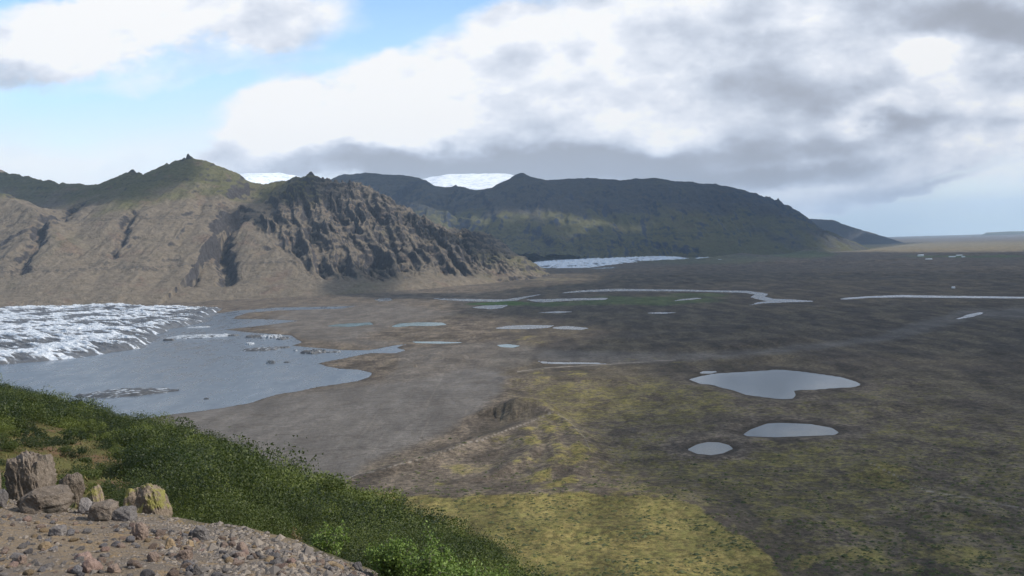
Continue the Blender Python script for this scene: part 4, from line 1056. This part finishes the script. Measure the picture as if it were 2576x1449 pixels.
# grass tufts on the heath patch
n = 26000
aa = rng.uniform(math.radians(-35), math.radians(-15), n); rr_ = np.sqrt(rng.uniform(13 ** 2, 80 ** 2, n)); x = rr_ * np.sin(aa); y = rr_ * np.cos(aa); z = hill_z(x, y) + CZ
hx, hy = proj(x, y, z); hd = (1 - sst(280, 480, hx)) * sst(1030, 1110, hy); ok = rng.uniform(size=n) < hd * .9; x = x[ok]; y = y[ok]; z = z[ok]; rr_ = rr_[ok]; n = len(x)
hgt_ = rng.uniform(.08, .26, n); wd = rng.uniform(.03, .09, n); th = rng.uniform(0, 6.28, n); lx = rng.normal(size=n) * .08; ly = rng.normal(size=n) * .08
hgt_ *= .6; wd *= .6
V = np.stack([np.stack([x - wd * np.cos(th), y - wd * np.sin(th), z - .02], -1), np.stack([x + wd * np.cos(th), y + wd * np.sin(th), z - .02], -1), np.stack([x + lx, y + ly, z + hgt_], -1)], 1).reshape(-1, 3)
m, t, b = new_mat('dry_grass'); t.put(b.inputs['Base Color'], t.mix(t.attr('tint'), (.055, .065, .018), (.16, .125, .045))); b.inputs['Roughness'].default_value = .9
o = mesh_obj('grass', V, np.arange(len(V)).reshape(-1, 3), m, smooth=False, curve=False, attrs={'tint': ('POINT', np.repeat(np.clip(rng.normal(.45, .3, n), 0, 1), 3))})
tag(o, 'dry yellow grass and heath tufts between the outcrops', kind='stuff')

# single shrubs that stand out
MBR = mat_plain('twig_bark', (.20, .17, .14), .9)
def tube(pts, r0, r1, sides=5):
    pts = np.array(pts); V = []; n = len(pts)
    for i, p in enumerate(pts):
        tdir = pts[min(i + 1, n - 1)] - pts[max(i - 1, 0)]; tdir /= np.linalg.norm(tdir) + 1e-9
        a = np.cross(tdir, [.3, .9, .1]); a /= np.linalg.norm(a); b_ = np.cross(tdir, a); r = r0 + (r1 - r0) * i / (n - 1)
        for k in range(sides):
            an = 2 * PI * k / sides; V.append(p + r * (math.cos(an) * a + math.sin(an) * b_))
    F = [(i * sides + k, i * sides + (k + 1) % sides, (i + 1) * sides + (k + 1) % sides, (i + 1) * sides + k) for i in range(n - 1) for k in range(sides)]
    return np.array(V), np.array(F)
def shrub(px, pyfoot, wpx, hpx, label, mat, nleaf, leaf, dist=None, seed=1, stems=9, tint=.5, airy=.0, cat='shrub'):
    R_ = np.random.RandomState(seed)
    if dist is None: x, y, z = hill_hit(px, pyfoot, 12.5)
    else:
        d = pdir(px, pyfoot); x, y, z = d * (dist / d[1])
        z = min(z, float(hill_z(np.array([x]), np.array([y]))[0]) + .02) if False else float(hill_z(np.array([x]), np.array([y]))[0])
    D = y; w = wpx / FPX * D
    top = -( (pyfoot - hpx) - (648 - .0333 * px)) / FPX * D       # height of the crown top relative to the eye
    h = max(top - z, .35) if dist is not None else hpx / FPX * D
    root = empty('shrub', (x, y, z + CZ)); tag(root, label, cat)
    Vs = []; Fs = []; tips = []
    for k in range(stems):
        an = R_.uniform(0, 6.28); sp = R_.uniform(.15, 1) ** .7
        e = np.array([math.cos(an) * sp * w / 2 * .9, math.sin(an) * sp * w / 2 * .9, h * R_.uniform(.6, .98) * (1 - .35 * sp * sp)])
        pts = [np.array([e[0] * .08, e[1] * .08, -.05]) + (e - [0, 0, -.05]) * np.array([tt, tt, tt ** .8]) + R_.normal(size=3) * .03 * h * (tt > 0) for tt in np.linspace(0, 1, 6)]
        v, f = tube(pts, .012 * h, .003 * h); Vs.append(v); Fs.append(f)
        for j in range(2, 6):
            tips.append(pts[j])
            for q_ in range(3):
                e2 = pts[j] + R_.normal(size=3) * [w * .09, w * .09, h * .09] + [0, 0, h * .05]
                v, f = tube([pts[j], (pts[j] + e2) / 2 + R_.normal(size=3) * .01 * h, e2], .005 * h, .0015 * h, 4); Vs.append(v); Fs.append(f); tips.append(e2)
    V, F = merge(Vs, Fs); mesh_obj('branches', V, F, MBR, curve=False, parent=root)
    tips = np.array(tips); k = R_.randint(0, len(tips), nleaf)
    P = tips[k] + R_.normal(size=(nleaf, 3)) * [w * .055, w * .055, h * .065] * (1 - .4 * airy)
    P[:, 2] = np.abs(P[:, 2])
    nrm = R_.normal(size=(nleaf, 3)) + [0, -.2, .7]; nrm /= np.linalg.norm(nrm, axis=1)[:, None]
    t1 = np.cross(nrm, R_.normal(size=(nleaf, 3))); t1 /= np.linalg.norm(t1, axis=1)[:, None]; t2 = np.cross(nrm, t1)
    s = leaf * R_.uniform(.6, 1.25, nleaf)[:, None]
    q_ = np.stack([P - t1 * s, P - t1 * s * .2 + t2 * s * .6, P + t1 * s, P - t1 * s * .2 - t2 * s * .6], 1).reshape(-1, 3)
    T = np.repeat(np.clip(tint + R_.normal(size=nleaf) * .25, 0, 1), 4)
    mesh_obj('foliage', q_, np.arange(len(q_)).reshape(-1, 4), mat, smooth=False, curve=False, parent=root, attrs={'tint': ('POINT', T)})
    return root
shrub(985, 1480, 120, 108, 'leafy bright green bush at the right end of the stone bank', MLB, 5200, .016, dist=9.6, seed=71, stems=14)
shrub(1075, 1490, 130, 122, 'tallest bright leafy bush at the bottom of the hillside', MLB, 5600, .016, dist=9.3, seed=72, stems=15)
shrub(1165, 1500, 120, 95, 'bright leafy bush right of the tallest one at the bottom edge', MLB, 5000, .016, dist=9.3, seed=73, stems=14)
shrub(1250, 1510, 110, 78, 'low leafy bush at the foot of the slope on the far right', MLB, 3600, .016, dist=9.6, seed=74, stems=10)
shrub(1130, 1540, 150, 95, 'dense leafy bush cut off by the bottom edge', MLB, 5200, .016, dist=8.2, seed=78, stems=14)
shrub(835, 1420, 84, 85, 'slender pale green sapling behind the stone bank', MLB, 1700, .017, dist=11.0, seed=75, stems=9, tint=.7, airy=.5)
shrub(740, 1400, 40, 60, 'thin brownish twiggy sapling left of the pale green one', mat_leaf('russet_leaves', (.09, .075, .03), (.17, .12, .05)), 500, .014, dist=11.6, seed=76, stems=6)
shrub(445, 1200, 84, 52, 'bright green shrub patch in the middle of the scrub', MLB, 2600, .05, seed=77, tint=.1)
shrub(42, 1045, 56, 28, 'dark rounded shrub near the top left of the slope', mat_leaf('dark_leaves', (.02, .042, .012), (.035, .06, .018)), 1500, .09, seed=79)
shrub(183, 1030, 40, 20, 'pale green shrub near the crest of the slope', MLB, 1000, .08, seed=80, tint=.3)

# low bushes and boulders dotted over the near plain: stuff
n = 24000
px = rng.uniform(860, 2700, n); py = rng.uniform(1040, 1520, n) 
W = unproj(px, py, 3.0); x, y = W[:, 0], W[:, 1]
keep = rng.uniform(size=n) < np.clip(.35 + 1.3 * fbm(x / 45, y / 45, 3, 970) + .5 * sst(2150, 2400, px) * (fbm(x / 30, y / 30, 2, 975) > .02), 0, 1) * np.clip((py - 1080) / 160, 0, 1)
for nm, lb, Wp, bank, mk in WPOLY:
    if mk == 'pond': keep &= poly_sd(Wp, x, y, 60) > 14
keep &= poly_sd([(860, 1215), (1020, 1130), (1120, 1085), (1262, 985), (200, 985), (200, 1215)], px, py) > 0
x = x[keep]; y = y[keep]; n = len(x); z = ground_h(x.copy(), y.copy())
s = rng.gamma(2.2, .24, n) + .22
hemi = np.array([(0, 0, .8), (1, 0, .12), (.3, .95, .1), (-.8, .6, .15), (-.8, -.55, .1), (.3, -.95, .12), (.45, .2, .62), (-.4, -.3, .6)]); hf = np.array([(6, 1, 2), (6, 2, 0), (0, 2, 3), (0, 3, 7), (7, 3, 4), (7, 4, 5), (0, 7, 5), (0, 5, 6), (6, 5, 1)])
jit = rng.uniform(.6, 1.35, (n, 8, 3)); th = rng.uniform(0, 6.28, n); v = hemi[None] * jit
vx = (v[..., 0] * np.cos(th)[:, None] - v[..., 1] * np.sin(th)[:, None]) * 1.6; vy = v[..., 0] * np.sin(th)[:, None] + v[..., 1] * np.cos(th)[:, None]
V = np.stack([x[:, None] + vx * s[:, None], y[:, None] + vy * s[:, None], z[:, None] + v[..., 2] * s[:, None]], -1).reshape(-1, 3)
F = (hf[None] + (np.arange(n) * 8)[:, None, None]).reshape(-1, 3)
m, t, b = new_mat('heath_bush'); t.put(b.inputs['Base Color'], t.mix(t.attr('tint'), (.040, .052, .016), (.10, .105, .035))); b.inputs['Roughness'].default_value = .95
tn = np.clip(rng.normal(.35, .28, n), 0, 1)
o = mesh_obj('low_shrubbery', V, F, m, smooth=False, attrs={'tint': ('POINT', np.repeat(tn, 8))})
tag(o, 'low dark willow and heath bushes dotted over the near plain', kind='stuff')

# =================================================================== FAR BUILDINGS
MW = mat_plain('white_cladding', (.78, .78, .76)); MRF = mat_plain('pale_metal_roof', (.62, .66, .68), .5); MDK = mat_plain('dark_window', (.05, .06, .07), .2)
def building(px, py, wpx, label, h=5.0, roof=MRF, name='farm_building', wide=.28):
    c = unproj(px, py, 4.0); z0 = float(ground_h(np.array([c[0]]), np.array([c[1]]))[0]); D = np.hypot(*c)
    w = wpx / FPX * D; d = max(w * wide, 8)
    root = empty(name, (c[0], c[1], z0 - D * D / (2 * RC))); tag(root, label, 'building', 'white buildings on the far plain')
    def box(x0, x1, y0, y1, z0_, z1): return (np.array([(x0, y0, z0_), (x1, y0, z0_), (x1, y1, z0_), (x0, y1, z0_), (x0, y0, z1), (x1, y0, z1), (x1, y1, z1), (x0, y1, z1)]),
        np.array([(0, 3, 2, 1), (4, 5, 6, 7), (0, 1, 5, 4), (1, 2, 6, 5), (2, 3, 7, 6), (3, 0, 4, 7)]))
    V, F = box(-w / 2, w / 2, -d / 2, d / 2, -1, h); mesh_obj('wall', V, F, MW, False, curve=False, parent=root)
    e = .8; rh = h + d * .28
    V = np.array([(-w / 2 - e, -d / 2 - e, h - .1), (w / 2 + e, -d / 2 - e, h - .1), (w / 2 + e, 0, rh), (-w / 2 - e, 0, rh), (-w / 2 - e, d / 2 + e, h - .1), (w / 2 + e, d / 2 + e, h - .1)])
    V = np.concatenate([V, V + [0, 0, .35]])
    F = np.array([(0, 3, 2, 1), (3, 4, 5, 2), (6, 7, 8, 9), (9, 8, 11, 10), (0, 1, 7, 6), (5, 4, 10, 11), (1, 2, 8, 7), (2, 5, 11, 8), (3, 0, 6, 9), (4, 3, 9, 10)])
    mesh_obj('roof', V, F, roof, False, curve=False, parent=root)
    nw = max(2, int(w / 9))
    for k in range(min(nw, 5)):
        xx = -w / 2 + w * (k + .5) / min(nw, 5); V, F = box(xx - 1, xx + 1, -d / 2 - .06, -d / 2 + .1, h * .35, h * .75)
        mesh_obj('window', V, F, MDK, False, curve=False, parent=root)
building(2090, 622.5, 12, 'white farm building at the foot of the long mountain', 7)
building(2316, 645, 12, 'bluish white hall, leftmost building in the trees of the plain', 8, wide=.5)
building(2336.5, 653, 14, 'long low cream building nearest the viewer', 4)
building(2395, 647, 14, 'long white building right of the bluish hall', 5)
building(2413, 643.5, 13, 'white building behind the long white one', 5)
building(2423, 647, 7, 'short white building at the right end of the row', 5)
building(2398, 725, 6, 'small white hut alone beside the straight river', 4, wide=.5)

# =================================================================== UNSEEN CLOUD DECK ADDED ABOVE THE FRAME TO CAST SHADE
ALT = 4600.0
def up(p3):  # point in the scene -> point of the deck that shades it
    k = (ALT - p3[2]) / SUN[2]; return (p3[0] + SUN[0] * k, p3[1] + SUN[1] * k)
def shade_ground(pl): return [up((*unproj(a, b, 0.0), 0.0)) for a, b in pl]
def shade_3d(pl): return [up(at_dist(*p)) for p in pl]
SH = [  # outline on the deck, softness (m), optical strength
 (shade_ground([(1380, 905), (1560, 840), (1560, 800), (1250, 790), (1150, 770), (1250, 735), (1480, 712), (1560, 694), (1380, 676), (1420, 656), (1800, 640), (2100, 634), (2300, 636), (3000, 634), (3600, 800), (3600, 930), (2500, 930), (2000, 935), (1700, 925)]), 200, .50),
 (shade_ground([(1700, 900), (2000, 925), (2500, 925), (3600, 925), (4200, 1100), (3200, 1700), (2250, 1560), (2080, 1400), (1960, 1310), (1850, 1235), (1740, 1180), (1640, 1090), (1660, 970)]), 90, .42),
 (shade_ground([(1150, 690), (1300, 684), (1500, 688), (1800, 665), (2050, 640), (2100, 634), (1900, 628), (1400, 660), (1300, 672)]), 160, .7),
 (shade_ground([(830, 742), (880, 729), (960, 728), (1000, 740), (1250, 742), (1250, 752), (1000, 750)]), 70, .8),
 # long mountain: dark, apart from the shelf
 (shade_3d([(560, 430, 15500), (850, 400, 12800), (1300, 380, 11600), (1900, 400, 12800), (2080, 520, 15200), (2130, 600, 16500), (2000, 622, 12500), (1880, 600, 11300), (1760, 560, 11000), (1560, 530, 10900), (1380, 520, 10700), (1150, 510, 10900), (1000, 500, 11200), (800, 500, 11800), (500, 470, 13000)]), 200, 2.2),
 (shade_3d([(700, 480, 12500), (1150, 480, 11500), (1300, 560, 10800), (1700, 560, 10800), (2000, 520, 14000), (2300, 560, 19500), (2350, 606, 19500), (2150, 640, 12000), (1960, 645, 10800), (1860, 625, 10900), (1760, 600, 10600), (1640, 575, 10400), (1400, 560, 10200), (1200, 548, 10300), (1120, 515, 10300), (900, 500, 10500)]), 170, .8),
 (shade_3d([(1150, 560, 9900), (1300, 580, 9500), (1480, 600, 9400), (1640, 625, 9500), (1800, 645, 9700), (1800, 655, 9000), (1300, 655, 8700), (1150, 640, 8800)]), 150, .55),
 (shade_3d([(1210, 560, 9900), (1330, 566, 9800), (1420, 575, 9750), (1440, 590, 9500), (1300, 590, 9400), (1200, 580, 9500)]), 120, .6),
 (shade_3d([(2030, 540, 19500), (2110, 548, 19300), (2230, 600, 21500), (2100, 606, 17800), (2050, 600, 18000)]), 200, .8),
 # left flank of the main peak and the hollow behind it
 (shade_3d([(-300, 380, 7400), (0, 420, 7250), (240, 455, 6900), (300, 470, 6500), (200, 530, 6000), (130, 552, 6000), (0, 470, 6300), (-300, 440, 6500)]), 70, 1.2),
 (shade_3d([(385, 430, 6420), (440, 395, 6150), (480, 388, 5980), (494, 430, 5760), (470, 462, 5660), (400, 500, 5450), (320, 540, 5300), (250, 545, 5350), (180, 548, 5500), (300, 478, 6000)]), 60, 1.2),
 (shade_3d([(545, 550, 5400), (600, 548, 5350), (700, 480, 5850), (780, 440, 6000), (860, 480, 5950), (800, 530, 5700), (720, 530, 5600), (640, 560, 5400), (570, 580, 5250)]), 60, .75),
 (shade_3d([(990, 690, 5500), (1000, 610, 5750), (1060, 640, 5800), (1160, 650, 6000), (1200, 570, 6500), (1300, 600, 6900), (1345, 660, 7000), (1345, 690, 6400), (1150, 700, 5600)]), 60, .8),
]
allp = np.array([p for s_ in SH for p in s_[0]])
x0, y0 = allp.min(0) - 500; x1, y1 = allp.max(0) + 500
# the near plain deserves finer cells; one grid of 75 m
stp = 75.0
xs = np.arange(x0, x1, stp); ys = np.arange(y0, y1, stp)
X, Y = np.meshgrid(xs, ys); sh = X.shape; x = X.ravel(); y = Y.ravel()
wx = x + 260 * fbm(x / 900, y / 900, 4, 1001); wy = y + 260 * fbm(x / 900, y / 900, 4, 1007)
cov = np.zeros(x.shape)
for pl, soft, st_ in SH:
    sd = poly_sd(pl, x + (wx - x) * min(1, soft / 150), y + (wy - y) * min(1, soft / 150), soft * 2)
    cov = np.maximum(cov, st_ * (1 - sst(-soft, soft, sd)))
brk = fbm(x / 1500, y / 1500, 4, 1011)
cov = cov * (.75 + .5 * sst(-.25, .25, brk))
th = np.where(cov > .05, 230 * cov, 0).reshape(sh)
th[0] = th[-1] = 0; th[:, 0] = th[:, -1] = 0
nz = 30 * fbm(x / 350, y / 350, 3, 1021).reshape(sh)
act = th > 0
F = gridF(*sh); fa = act.ravel()[F].any(1); F = F[fa]
top = ALT + 1.0 + th * 1.0 + np.where(act, np.clip(nz, -20, 30) * th / 230, 0); bot = ALT - 1.0 - th * .35
Vt = np.stack([X, Y, top], -1).reshape(-1, 3); Vb = np.stack([X, Y, bot], -1).reshape(-1, 3); N = len(Vt)
# side walls along the boundary edges
from collections import Counter
E = np.concatenate([F[:, [0, 1]], F[:, [1, 2]], F[:, [2, 3]], F[:, [3, 0]]]); key = np.sort(E, 1); kk = key[:, 0].astype(np.int64) * (N + 1) + key[:, 1]
uq, inv, cnt = np.unique(kk, return_inverse=True, return_counts=True); bd = E[cnt[inv] == 1]
side = np.stack([bd[:, 1], bd[:, 0], bd[:, 0] + N, bd[:, 1] + N], 1)
FF = np.concatenate([F, F[:, ::-1] + N, side]); VV = np.concatenate([Vt, Vb])
used = np.zeros(len(VV), bool); used[FF.ravel()] = True; idx = np.cumsum(used) - 1
m = bpy.data.materials.new('shade_cloud_vapour'); m.use_nodes = True; t = NT(m.node_tree); t.n.clear()
out = t.new('ShaderNodeOutputMaterial'); pv = t.new('ShaderNodeVolumePrincipled')
pv.inputs['Color'].default_value = (.98, .98, .98, 1); pv.inputs['Density'].default_value = .0075; pv.inputs['Anisotropy'].default_value = .3
t.l.new(pv.outputs[0], out.inputs['Volume'])
CLOUD = True
if CLOUD:
    o = mesh_obj('shade_clouds', VV[used], idx[FF], m, smooth=False, curve=False)
    tag(o, 'unseen cloud layer added overhead, shaped to shade the plain and mountains', kind='stuff')

# =================================================================== HAZE
HZ = dict(x0=-58000, x1=58000, y0=-3000, y1=66000)
m = bpy.data.materials.new('haze'); m.use_nodes = True; t = NT(m.node_tree); t.n.clear()
out = t.new('ShaderNodeOutputMaterial'); pv = t.new('ShaderNodeVolumePrincipled')
pv.inputs['Color'].default_value = (.58, .77, 1.0, 1); pv.inputs['Density'].default_value = 1.6e-5; pv.inputs['Anisotropy'].default_value = .0
t.l.new(pv.outputs[0], out.inputs['Volume'])
zb, zt = -1500.0, 2100.0
V = np.array([(a, b_, c) for c in (zb, zt) for a, b_ in ((HZ['x0'], HZ['y0']), (HZ['x1'], HZ['y0']), (HZ['x1'], HZ['y1']), (HZ['x0'], HZ['y1']))])
F = np.array([(0, 3, 2, 1), (4, 5, 6, 7), (0, 1, 5, 4), (1, 2, 6, 5), (2, 3, 7, 6), (3, 0, 4, 7)])
o = mesh_obj('haze', V, F, m, False, curve=False); tag(o, 'thin blue air haze over the whole valley', kind='stuff')

# =================================================================== SKY
w = bpy.data.worlds.new('World'); sc.world = w; w.use_nodes = True
t = NT(w.node_tree); t.n.clear()
out = t.new('ShaderNodeOutputWorld')
gen = t.new('ShaderNodeTexCoord').outputs['Generated']
dx, dy, dz = t.sep(gen)[:3]
sky = t.new('ShaderNodeTexSky', sky_type='NISHITA'); sky.sun_disc = False; sky.sun_elevation = SUN_EL; sky.sun_rotation = SUN_AZ
sky.altitude = 200; sky.air_density = 1.0; sky.dust_density = .6; sky.ozone_density = 1.5
zc = t.math('MAXIMUM', dz, .012); t.l.new(t.comb(dx, dy, zc), sky.inputs['Vector'])
den = t.math('MAXIMUM', dy, .22)
ua = t.math('DIVIDE', dx, den); ub = t.math('DIVIDE', t.math('MAXIMUM', dz, -.02), den)
P0 = t.comb(ua, ub, 0.0)
def uv(px, py):
    d = pdir(px, py); return d[0] / d[1], d[2] / d[1]
def blobsum(vec, lst, o=1.35, i=.35):
    acc = None
    for (x, y, rx, ry, rot, wgt) in lst:
        u, v = uv(x, y); a = math.radians(rot) + ROLL; sx_, sy_ = FPX / rx, FPX / ry
        ca, sa = math.cos(a), math.sin(a)
        # rotate about the blob centre, then scale: done with one TEXTURE-type mapping
        mp = t.new('ShaderNodeMapping', vector_type='TEXTURE'); t.put(mp.inputs['Vector'], vec)
        mp.inputs['Location'].default_value = (u, v, 0); mp.inputs['Rotation'].default_value = (0, 0, a); mp.inputs['Scale'].default_value = (1 / sx_, 1 / sy_, 1)
        L = t.vm('LENGTH', mp.outputs[0]); f = t.mr(L, o, i, 0.0, wgt)
        acc = f if acc is None else t.math('ADD', acc, f)
    return acc
# cloud texture in stretched direction space
Q = t.comb(t.math('MULTIPLY', ua, 1.0), t.math('MULTIPLY', ub, 1.7), 0.0)
w1 = t.noise(Q, 3.0, 5, .55, col=True); w2 = t.noise(Q, 11.0, 4, .6, col=True)
off = t.vm('ADD', t.vm('SCALE', t.vm('SUBTRACT', w1, (.5, .5, .5)), scale=.16), t.vm('SCALE', t.vm('SUBTRACT', w2, (.5, .5, .5)), scale=.040))
Pw = t.vm('ADD', P0, off)
COVER = [  # x, y, rx, ry, rot, weight   (2576-wide picture coordinates)
 (150, 105, 210, 75, -5, .8), (400, 75, 300, 95, 0, .85), (560, 110, 140, 50, 0, .35), (700, 60, 215, 90, 0, .7), (40, 160, 150, 60, 0, .6), (330, 0, 130, 30, 0, .4), (560, 190, 400, 35, 0, .35),
 (640, 390, 110, 60, 0, .9), (720, 290, 130, 80, 0, .8), (930, 330, 300, 120, 0, 1.0), (1130, 270, 260, 120, 0, 1.0), (960, 200, 60, 50, 0, .5), (1500, 250, 480, 200, 0, 1.0), (1280, 60, 140, 90, 20, .6),
 (1500, 60, 280, 130, 0, .8), (1850, 150, 420, 220, 0, .9), (2250, 120, 480, 260, 0, 1.1), (2700, 150, 500, 340, 0, 1.0), (2000, 390, 600, 110, 3, 1.0), (1200, 410, 520, 50, 0, .8),
 (1650, 420, 500, 55, -2, .8), (2120, 505, 250, 42, 8, .75), (2330, 480, 170, 18, 8, .45), (2450, 350, 300, 60, 12, .8), (1080, 120, 60, 40, 20, .25),
 (300, 420, 460, 90, 0, .35), (-300, 300, 300, 300, 0, .5), (1300, -260, 1500, 150, 0, .25),
 (1790, 40, 70, 26, 0, -.55), (1310, 150, 60, 40, 0, -.25), (1240, 130, 50, 30, 0, -.3)]
over = t.mr(ub, .40, .62); cv = t.math('ADD', blobsum(Pw, COVER), t.math('MULTIPLY', over, .55))
def cloudfield(vec):
    a_ = t.noise(vec, 5.0, 7, .57, .1); b_ = t.noise(vec, 16.0, 5, .55, 0)
    # rounded billows: folded noise
    c_ = t.math('MULTIPLY', t.math('ABSOLUTE', t.math('SUBTRACT', t.noise(vec, 7.0, 4, .45, 0), .5)), 2.0)
    return t.math('ADD', t.math('MULTIPLY', a_, .75), t.math('SUBTRACT', t.math('MULTIPLY', b_, .22), t.math('MULTIPLY', c_, -.30)))
n1 = cloudfield(Q); n1b = cloudfield(t.vm('ADD', Q, (.022, .050, 0)))
n2 = t.noise(Q, 2.2, 3, .5)
dens = t.math('ADD', cv, t.math('MULTIPLY', t.math('SUBTRACT', n1, .55), 1.0))
# behind the camera: broken cloud everywhere
back = t.mr(dy, .30, .05); dback = t.math('ADD', t.math('MULTIPLY', t.noise(gen, 2.6, 6, .6), 1.6), -.33)
dmix = t.new('ShaderNodeMix', data_type='FLOAT'); t.put(dmix.inputs[0], back); t.put(dmix.inputs[2], dens); t.put(dmix.inputs[3], dback)
alpha = t.mr(dmix.outputs[0], .04, .80)
GREY = [(50, 190, 150, 34, 0, .30), (420, 170, 190, 40, 0, .18), (760, 130, 150, 50, 0, .10), (600, 385, 60, 40, 0, .16), (720, 400, 160, 40, 0, .14), (900, 410, 260, 34, 0, .26), (1200, 410, 420, 46, 0, .62), (1600, 425, 420, 50, -2, .66), (1500, 370, 500, 50, 0, .16),
 (1350, 290, 160, 40, 0, .10), (1900, 440, 320, 40, 4, .42), (2080, 500, 280, 42, 6, .30), (2300, 482, 200, 26, 8, .26), (2020, 190, 260, 90, 10, .20), (1880, 130, 80, 100, 10, .12), (2380, 50, 360, 70, 0, .44), (2560, 100, 160, 80, 0, .30), (1750, 300, 420, 120, 0, .10), (2250, 230, 420, 140, 0, .04),
 (2200, 250, 240, 40, 0, .22), (2450, 300, 240, 50, 8, .24), (1360, 190, 150, 60, 0, .16), (2150, 345, 300, 24, 0, .26), (1780, 350, 240, 26, 0, .14), (1280, 170, 90, 60, 0, .12), (2100, -350, 900, 320, 0, .35), (1700, 240, 120, 50, 0, .08)]
LITE = [(2330, 140, 100, 44, 20, .34), (2240, 145, 120, 50, 0, .15), (1500, 110, 110, 90, 0, .15), (1950, 60, 90, 46, 0, .28), (2200, 290, 110, 30, 0, .24), (2010, 390, 220, 20, 0, .18), (1000, 270, 300, 90, 0, .3), (1350, 60, 120, 60, 0, .18), (700, 280, 140, 60, 0, .2), (2050, 95, 100, 40, 20, .14), (1650, 320, 160, 30, 0, .10), (400, 80, 300, 60, 0, .15), (100, 130, 120, 40, 0, .1)]
Pg = t.vm('ADD', P0, t.vm('SCALE', off, scale=.9))
gsum = blobsum(Pg, GREY, 1.75, 0.0); lsum = blobsum(Pg, LITE, 1.5, .1)
rel = t.math('MULTIPLY', t.math('SUBTRACT', n1, n1b), 1.5)
val = t.math('SUBTRACT', t.math('ADD', t.math('ADD', .96, t.math('MULTIPLY', lsum, .8)), rel), t.math('MULTIPLY', gsum, .95))
val = t.math('ADD', val, t.math('MULTIPLY', t.math('SUBTRACT', n2, .5), .36))
val = t.math('ADD', val, t.math('MULTIPLY', t.math('SUBTRACT', n1, .55), -.35))
val = t.math('SUBTRACT', val, t.math('MULTIPLY', t.math('MAXIMUM', over, back), .42))
val = t.mr(val, .25, 1.12, 0.0, 1.0, False)
cr_ = t.new('ShaderNodeValToRGB'); e = cr_.color_ramp; e.interpolation = 'B_SPLINE'; t.put(cr_.inputs[0], val)
e.elements[0].position = .0; e.elements[0].color = (.38, .405, .46, 1); e.elements[1].position = 1.0; e.elements[1].color = (1.08, 1.08, 1.08, 1)
for p_, c_ in ((.25, (.42, .45, .52, 1)), (.5, (.58, .64, .75, 1)), (.75, (.86, .90, .98, 1)), (.88, (1.0, 1.01, 1.04, 1))):
    x_ = e.elements.new(p_); x_.color = c_
# clear sky: deep above, pale veil towards the horizon
veil = t.mr(ub, .31, .11, 0.08, .94)
veil = t.math('ADD', veil, t.math('MULTIPLY', t.math('SUBTRACT', t.noise(t.vm('MULTIPLY', Q, (1, 2.2, 1)), 4.0, 5, .6, .4), .5), t.mr(ub, .34, .16, 0.0, .9)), clamp=True)
skyc = t.vm('MULTIPLY', t.vm('SCALE', sky.outputs[0], scale=.145), (1.35, 1.55, 1.68))
hz = t.mr(ub, .05, .0, 0.0, 1.0); vcol = t.mix(hz, t.mix(t.mr(ub, .19, .10), (.66, .90, 1.05), (.93, .99, 1.03)), (.68, .82, .90))
clear = t.mix(veil, skyc, vcol)
final = t.mix(alpha, clear, cr_.outputs[0])
bg = t.new('ShaderNodeBackground'); t.put(bg.inputs[0], final); bg.inputs[1].default_value = 1.0
t.l.new(bg.outputs[0], out.inputs[0])
w.cycles.sampling_method = 'MANUAL'; w.cycles.sample_map_resolution = 512

# =================================================================== SUN, CAMERA, RENDER
L = bpy.data.lights.new('sun', 'SUN'); L.energy = 5.0; L.angle = math.radians(.53); L.color = (1.0, .93, .83)
so = bpy.data.objects.new('sun', L); COL.objects.link(so); so.location = (0, 0, 6000)
import mathutils
so.rotation_euler = mathutils.Vector(SUN).to_track_quat('Z', 'Y').to_euler()
cam = bpy.data.cameras.new('camera'); co = bpy.data.objects.new('camera', cam); COL.objects.link(co); sc.camera = co
cam.sensor_width = 36; cam.lens = 36 * FPX / 2576; cam.clip_start = .1; cam.clip_end = 200000
M = mathutils.Matrix(((cr[0], cu[0], -fw[0], 0), (cr[1], cu[1], -fw[1], 0), (cr[2], cu[2], -fw[2], CZ), (0, 0, 0, 1)))
co.matrix_world = M
sc.view_settings.view_transform = 'Standard'; sc.view_settings.look = 'None'; sc.view_settings.exposure = 0; sc.view_settings.gamma = 1
sc.render.engine = 'CYCLES'
cy = sc.cycles; cy.max_bounces = 5; cy.diffuse_bounces = 2; cy.glossy_bounces = 2; cy.transmission_bounces = 2; cy.volume_bounces = 1; cy.transparent_max_bounces = 16
cy.adaptive_threshold = .02; cy.use_denoising = True; cy.denoising_prefilter = 'ACCURATE'; cy.sample_clamp_indirect = 4
try: cy.use_light_tree = False
except Exception: pass
